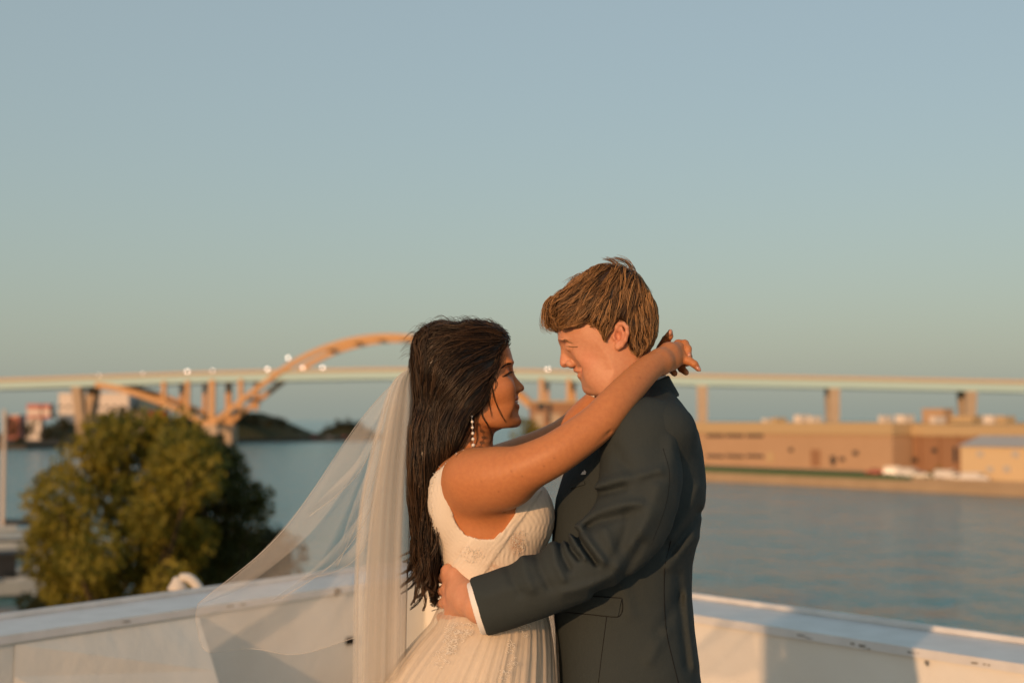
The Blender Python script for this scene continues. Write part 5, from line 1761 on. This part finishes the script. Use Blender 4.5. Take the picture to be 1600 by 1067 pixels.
# ------------------------------------------------------------------ gown and veil
def tulle(name, alpha, col=(.80, .76, .70), translucent=.45, scale=0):
    m = bpy.data.materials.new(name)
    m.use_nodes = True
    nt = m.node_tree
    nt.nodes.clear()
    out = nt.nodes.new('ShaderNodeOutputMaterial')
    tr = nt.nodes.new('ShaderNodeBsdfTransparent')
    di = nt.nodes.new('ShaderNodeBsdfDiffuse'); di.inputs[0].default_value = (*col, 1)
    tl = nt.nodes.new('ShaderNodeBsdfTranslucent'); tl.inputs[0].default_value = (*col, 1)
    m1 = nt.nodes.new('ShaderNodeMixShader'); m1.inputs[0].default_value = translucent
    m2 = nt.nodes.new('ShaderNodeMixShader'); m2.inputs[0].default_value = alpha
    nt.links.new(di.outputs[0], m1.inputs[1]); nt.links.new(tl.outputs[0], m1.inputs[2])
    nt.links.new(tr.outputs[0], m2.inputs[1]); nt.links.new(m1.outputs[0], m2.inputs[2])
    nt.links.new(m2.outputs[0], out.inputs[0])
    if scale:
        tc = nt.nodes.new('ShaderNodeTexCoord')
        n = nt.nodes.new('ShaderNodeTexNoise'); n.inputs['Scale'].default_value = scale; n.inputs['Detail'].default_value = 3
        r = nt.nodes.new('ShaderNodeMapRange'); r.inputs[1].default_value = .3; r.inputs[2].default_value = .7
        r.inputs[3].default_value = alpha * .6; r.inputs[4].default_value = min(1, alpha * 1.4)
        nt.links.new(tc.outputs['Object'], n.inputs['Vector'])
        nt.links.new(n.outputs['Fac'], r.inputs[0])
        nt.links.new(r.outputs[0], m2.inputs[0])
    MATS[name] = m
    return m
tulle('veil_tulle', .20, (.84, .80, .74), .35)
tulle('veil_gather', .22, (.84, .80, .73), .30)
tulle('veil_edge', .60)
tulle('skirt_tulle', .50, (.80, .73, .63), .35, 9)
mat('gown', (.74, .66, .55), .85, .15, attr='col', bump=(700, .35, 4, .0010))
mat('skirt_cloth', (.76, .68, .57), .85, .15, noise=(14, .5, 4, (.72, .63, .51)), bump=(500, .3, 4, .0012))
mat('lace', (.82, .78, .70), .8, .2)

B_POLY = [(737, 700), (722, 707), (706, 716), (680, 739), (655, 766), (655, 860), (680, 900), (680, 960), (880, 960), (880, 760), (852, 744), (826, 750), (814, 777), (809, 786), (803, 806), (788, 827), (770, 842),
          (751, 842.5), (726, 835), (712, 816), (702, 785), (700, 759), (706, 736), (724, 720), (744, 703)]
C_ARM = [(743, 703), (724, 719), (706, 735), (700, 759), (701, 785), (712, 816), (725, 835), (751, 843), (780, 845)]
C_FRONT = [(826, 740), (846, 768), (860, 805), (866, 850), (868, 900)]

def px_dist(px, py, pl):
    d = np.full(px.shape, 1e9)
    for a, b in zip(pl[:-1], pl[1:]):
        ex, ey = b[0] - a[0], b[1] - a[1]
        t = np.clip(((px - a[0]) * ex + (py - a[1]) * ey) / (ex * ex + ey * ey), 0, 1)
        d = np.minimum(d, (px - a[0] - ex * t) ** 2 + (py - a[1] - ey * t) ** 2)
    return np.sqrt(d)

def gown_zone(p):
    """which drape a point of the bodice lies in, and the running coordinate across its pleats"""
    px, py = proj(p)
    bl = (px - 812) * (125) + (py - 775) * (87)          # across the crossing band that runs from the arm down to the back
    bd = bl / math.hypot(125, 87)
    band = (np.abs(bd) < 24) & (py > 765)
    back = (~band) & (bd < 0)
    ph = np.where(band, bd, np.where(back, px_dist(px, py, C_ARM), px_dist(px, py, C_FRONT)))
    return px, py, band, back, ph

def bodice(p):
    bp = PL(B_POLY, Y0)[:, (0, 2)]
    sc_ = Y0 / p[:, 1]
    d = w_torso(p) - .0045
    px, py, band, back, ph = gown_zone(p)
    w = np.where(band, .0026, 0) + np.where(band, .0006, .00035) * np.sin((ph + 2.0 * np.sin(px * .11 + py * .05) + 1.3 * np.sin(py * .17)) * 2 * PI / np.where(band, 6.0, np.where(back, 4.6, 7.0))) + .00045 * np.sin(ph * 2.1 + 2 * np.sin(px * .07 - py * .09)) * np.sin(px * .05 + py * .13)
    r = poly2(p[:, 0] * sc_, CAMZ + (p[:, 2] - CAMZ) * sc_, bp)
    return smax(d - w.astype(np.float32), r + .0012 * np.sin(px * 1.3 + py * .9), .002)

SK = [(885, 697, 846, .122), (910, 698, 850, .126), (940, 694, 857, .142), (975, 678, 864, .168), (1000, 655, 868, .188), (1030, 630, 870, .208), (1067, 604, 872, .232), (1180, 560, 885, .32), (1400, 470, 920, .42), (1640, 390, 980, .50)]

def skirt_mesh(grow_, n, seed, amp, zmax=None):
    t = np.array(tab(SK))
    r = np.random.default_rng(seed)
    zs = np.concatenate([np.linspace(t[-1, 0], t[-4, 0], 40), np.linspace(t[-4, 0], .015, 30)[1:]])
    th = np.linspace(0, 2 * PI, n, endpoint=False)
    ph = r.random(6) * 6.28
    V = []
    for z in zs:
        cx = np.interp(z, t[:, 0], t[:, 1]); a = np.interp(z, t[:, 0], t[:, 2]) + grow_; b = np.interp(z, t[:, 0], t[:, 3]) + grow_
        f = np.clip((t[-1, 0] - z) / .25, 0.05, 1.6) * amp
        tt = th + .05 * np.sin(3 * th + z * 3)
        w = 1 + f * (.5 * np.sin(31 * tt + ph[0] + 1.2 * np.sin(z * 4)) + .35 * np.sin(53 * tt + ph[1] + z * 2) + .4 * np.sin(13 * tt + ph[2] - z * 1.5) + .2 * np.sin(97 * tt + ph[3]))
        V.append(np.stack([cx + a * np.cos(th) * w, Y0 + b * np.sin(th) * w, np.full(n, z)], 1))
    V = np.concatenate(V)
    m = len(zs)
    i = np.arange(m - 1)[:, None] * n; k = np.arange(n)[None]; k2 = (k + 1) % n
    f = np.stack([i + k2, i + k, i + n + k, i + n + k2], -1).reshape(-1, 4)
    return V, f

def build_gown():
    v, f = sdf_mesh(bodice, P(655, 905, Y0) - np.array([0, .19, 0]), P(885, 690, Y0) + np.array([0, .19, 0]), .0026, 1, 2.0)
    o = mesh_obj('gown', v, f, MATS['gown'], woman, True)
    px, py, band, back, ph = gown_zone(v)
    c = np.tile(np.array([.74, .67, .57]), (len(v), 1))
    n1 = np.sin(px * .9 + 2 * np.sin(py * .7)) * np.sin(py * 1.1 + 2 * np.sin(px * .5)) + .5 * np.sin(px * 2.3 + py * 1.9)
    skin = np.array([.50, .27, .15])
    lace_w = np.exp(-(((px - 745) / 26) ** 2 + ((py - 866) / 14) ** 2)) * .55 + np.exp(-(((px - 808) / 11) ** 2 + ((py - 850) / 16) ** 2)) * .95 + np.exp(-(((px - 770) / 16) ** 2 + ((py - 885) / 8) ** 2)) * .5
    wv = np.clip(lace_w * (.75 + .6 * n1), 0, .9)
    wv = np.where(band, wv * .35, wv)[:, None]
    c = c * (1 - wv) + skin * wv
    cattr(o, 'col', c)
    V, Fc = skirt_mesh(-.006, 420, 5, .025)
    mesh_obj('underskirt', V, Fc, MATS['skirt_cloth'], o, True)
    V, Fc = skirt_mesh(.007, 420, 8, .034)
    mesh_obj('skirt_layer', V, Fc, MATS['skirt_tulle'], o, True)
    # fraying edge of the straps
    fr = []
    for pl, nn in (([(737, 700), (722, 707), (706, 716), (680, 739), (674, 760), (673, 790), (676, 815), (682, 838)], 110), ([(744, 703), (724, 720), (706, 736), (700, 759), (702, 785)], 34)):
        q = spline([(a, b, 0) for a, b in pl], 60)
        pick = rng.integers(0, 59, nn)
        on = hit(bodice, q[pick, 0] + 2.0, q[pick, 1] + 1)
        for j in range(nn):
            d = np.array([rng.normal(-.4, .7), -.35 * rng.random(), rng.normal(0, .8)]); d /= np.linalg.norm(d)
            L_ = .003 + .005 * rng.random()
            b = rng.normal(0, .0015, 3)
            fr.append(spline([on[j], on[j] + d * L_ * .6 + b, on[j] + d * L_], 6))
    strands('fringe', np.array(fr), .00050, .00030, MATS['lace'], o)['kind'] = 'stuff'
    # lace motifs: looping threads lying on the cloth
    tsk = tab(SK)
    sk = lambda p: loft(p, tsk, Y0, 2.0) - .011
    lc = []
    for (cx, cy, rx, ry, nn, fn) in ((812, 846, 13, 18, 60, bodice), (738, 866, 20, 13, 36, bodice), (716, 985, 22, 16, 70, sk), (703, 1008, 10, 16, 46, sk), (690, 1030, 14, 14, 16, sk), (815, 975, 12, 22, 22, sk), (800, 1020, 10, 24, 22, sk), (845, 960, 14, 8, 14, sk), (790, 1055, 12, 10, 12, sk)):
        for j in range(nn):
            a = rng.random() * 6.28; rr = math.sqrt(rng.random())
            x, y = cx + rx * rr * math.cos(a), cy + ry * rr * math.sin(a)
            s = 1.6 + 2.2 * rng.random(); a0 = rng.random() * 6.28
            tt = np.linspace(0, 4.6, 9)
            qx = x + s * np.cos(a0 + tt) * (.5 + .15 * tt); qy = y + s * .8 * np.sin(a0 + tt) * (.5 + .15 * tt)
            lc.append(np.stack([qx, qy], 1))
        on = hit(fn, np.concatenate(lc[-nn:])[:, 0], np.concatenate(lc[-nn:])[:, 1])
        on[:, 1] -= .0015
        lc[-nn:] = list(on.reshape(nn, 9, 3))
    strands('lace', np.array(lc), .00042, .0003, MATS['lace'], o)['kind'] = 'stuff'
    return o

def sheet(name, curves, nu, nv, ripple, m, parent):
    """cloth stretched over guide curves; curves = list of polylines (pixel, pixel, depth) from top to hem"""
    C = np.array([spline(PL(c, Y0), nv) for c in curves])        # k, nv, 3
    V = np.array([spline(C[:, j], nu) for j in range(nv)])       # nv, nu, 3
    u = np.linspace(0, 1, nu)[None, :]; v = np.linspace(0, 1, nv)[:, None]
    V = V + ripple(u, v)
    V = V.reshape(-1, 3)
    i = np.arange(nv - 1)[:, None] * nu; k = np.arange(nu - 1)[None]
    f = np.stack([i + k, i + nu + k, i + nu + k + 1, i + k + 1], -1).reshape(-1, 4)
    return mesh_obj(name, V, f, m, parent, True), V.reshape(nv, nu, 3)

def build_veil():
    root = empty('bridal_veil')
    tag(root, 'long sheer white bridal veil blowing left from the back of the woman\'s hair', 'veil')
    T = MATS['veil_tulle']; E = MATS['veil_edge']
    def edge(pts, r=.0006):
        MB().tube(pts, r, 5).build('veil_hem', E, root, True)
    # gathered fall behind the hair: accordion folds
    yy = Y0 - .015
    for k, (ph, dep, nf) in enumerate(((0.0, .030, 4.0), (1.7, .045, 3.0), (3.1, .055, 5.0))):
        cs = [[(641, 575, yy), (616, 596, yy), (598, 650, yy), (578, 720, yy), (562, 800, yy), (556, 900, yy), (555, 1000, yy), (555, 1110, yy), (556, 1250, yy)],
              [(643, 573, yy), (630, 596, yy), (620, 650, yy), (610, 720, yy), (602, 800, yy), (597, 900, yy), (594, 1000, yy), (592, 1110, yy), (590, 1250, yy)],
              [(646, 573, yy), (646, 600, yy), (647, 650, yy), (644, 690, yy), (640, 760, yy), (637, 850, yy), (634, 950, yy), (632, 1067, yy), (628, 1250, yy)]]
        if k == 2:
            cs[0] = [(641, 576, yy), (626, 600, yy), (612, 660, yy), (596, 740, yy), (582, 830, yy), (575, 930, yy), (572, 1040, yy), (570, 1120, yy), (570, 1250, yy)]
        def rip(u, v, ph=ph, dep=dep, nf=nf):
            a = np.clip(v * 5, .08, 1)
            s = np.sin(2 * PI * nf * u + ph + .8 * np.sin(3 * v + ph))
            c = np.cos(2 * PI * nf * u + ph + .8 * np.sin(3 * v + ph))
            e = np.clip(np.minimum(u, 1 - u) * 8, 0, 1)
            return np.stack([.011 * c * a * e * (1 + .6 * v), dep * s * a - .01 * k + 0 * v, .004 * s * e * a], -1)
        o, V = sheet('veil_fall', cs, 160, 60, rip, MATS['veil_gather'], root)
        if k < 2:
            edge(V[:, 0]); edge(V[:, -1])
    # wind-blown sheet
    hem = [(309, 943, 3.0), (311, 965, 3.0), (318, 992, 3.0), (338, 1016, 2.98), (375, 1024, 2.97), (430, 1023, 2.96), (490, 1014, 2.95), (560, 996, 2.94)]
    top = [(632, 580), (630, 582), (628, 584), (625, 587), (622, 590), (618, 594), (613, 600), (606, 612)]
    mid1 = [(560, 660), (562, 672), (566, 690), (572, 708), (578, 720), (585, 735), (590, 750), (594, 765)]
    mid2 = [(440, 831), (448, 848), (462, 872), (485, 895), (508, 905), (530, 910), (548, 912), (566, 910)]
    def rip(u, v):
        return np.stack([0 * u * v, .05 * v * np.sin(u * 7 + v * 3) + .025 * v * np.sin(u * 17 + 2 + 2 * v), .006 * v * np.sin(u * 11 + v * 2)], -1) * np.clip(np.minimum(u * 6, 1), 0, 1)[..., None]
    cs = [[(*t, Y0), (*a, 2.93), (*b, 2.97), h] for t, a, b, h in zip(top, mid1, mid2, hem)]
    o, V = sheet('veil_sheet', cs, 70, 50, rip, T, root)
    edge(V[:, 0]); edge(V[-1])
    # turned-over border along the upper edge
    inner = [(622, 596, 2.90), (576, 690, 2.90), (545, 752, 2.91), (480, 838, 2.93), (388, 912, 2.95), (330, 938, 2.97)]
    outer = [(633, 580, 2.915), (585, 628, 2.92), (545, 684, 2.925), (462, 801, 2.945), (380, 889, 2.97), (311, 942, 2.99)]
    md = [((a[0] + b[0]) / 2, (a[1] + b[1]) / 2, (a[2] + b[2]) / 2 - .01) for a, b in zip(outer, inner)]
    o, V = sheet('veil_border', [outer, md, inner], 14, 40, lambda u, v: np.stack([0 * u * v, .008 * np.sin(u * 5 + v * 9), 0 * u * v], -1), T, root)
    # narrow pleats that fly out of the fall
    for lft, rgt in (([(606, 640), (578, 720), (548, 800), (524, 883)], [(604, 690), (580, 760), (556, 820), (527, 884)]),
                     ([(600, 700), (570, 790), (500, 878), (425, 938)], [(600, 720), (572, 810), (520, 880), (440, 935)]),
                     ([(585, 760), (560, 840), (520, 880), (470, 905)], [(590, 800), (566, 860), (530, 890), (475, 906)]),
                     ([(596, 640), (560, 715), (520, 760), (480, 800)], [(600, 660), (566, 730), (530, 770), (484, 806)])):
        o, V = sheet('veil_pleat', [[(*a, 2.885) for a in lft], [(*a, 2.895) for a in rgt]], 8, 30, lambda u, v: np.stack([0 * u * v, .006 * np.sin(u * 4 + v * 5), 0 * u * v], -1), T, root)
        edge(V[:, -1], .0005)
    # comb with pearls
    cb = MB()
    cb.tube(PL([(645.5, 566), (646.5, 573), (646.5, 581)], Y0 - .02), .0030, 8)
    c = cb.build('comb', MATS['pearl'], root, True)
    for i in range(9):
        q = P(646 + rng.normal(0, 1.2), 565 + i * 2.1, Y0 - .04 + .04 * rng.random())
        r = .0026 + .0012 * rng.random()
        MB().lathe(q, [(r * math.sin(t), -r * math.cos(t)) for t in np.linspace(.05, PI - .05, 7)], 10).build('pearl', MATS['pearl'], c, True)
    return root

man = build_man()
woman = build_woman()
build_gown()
build_veil()
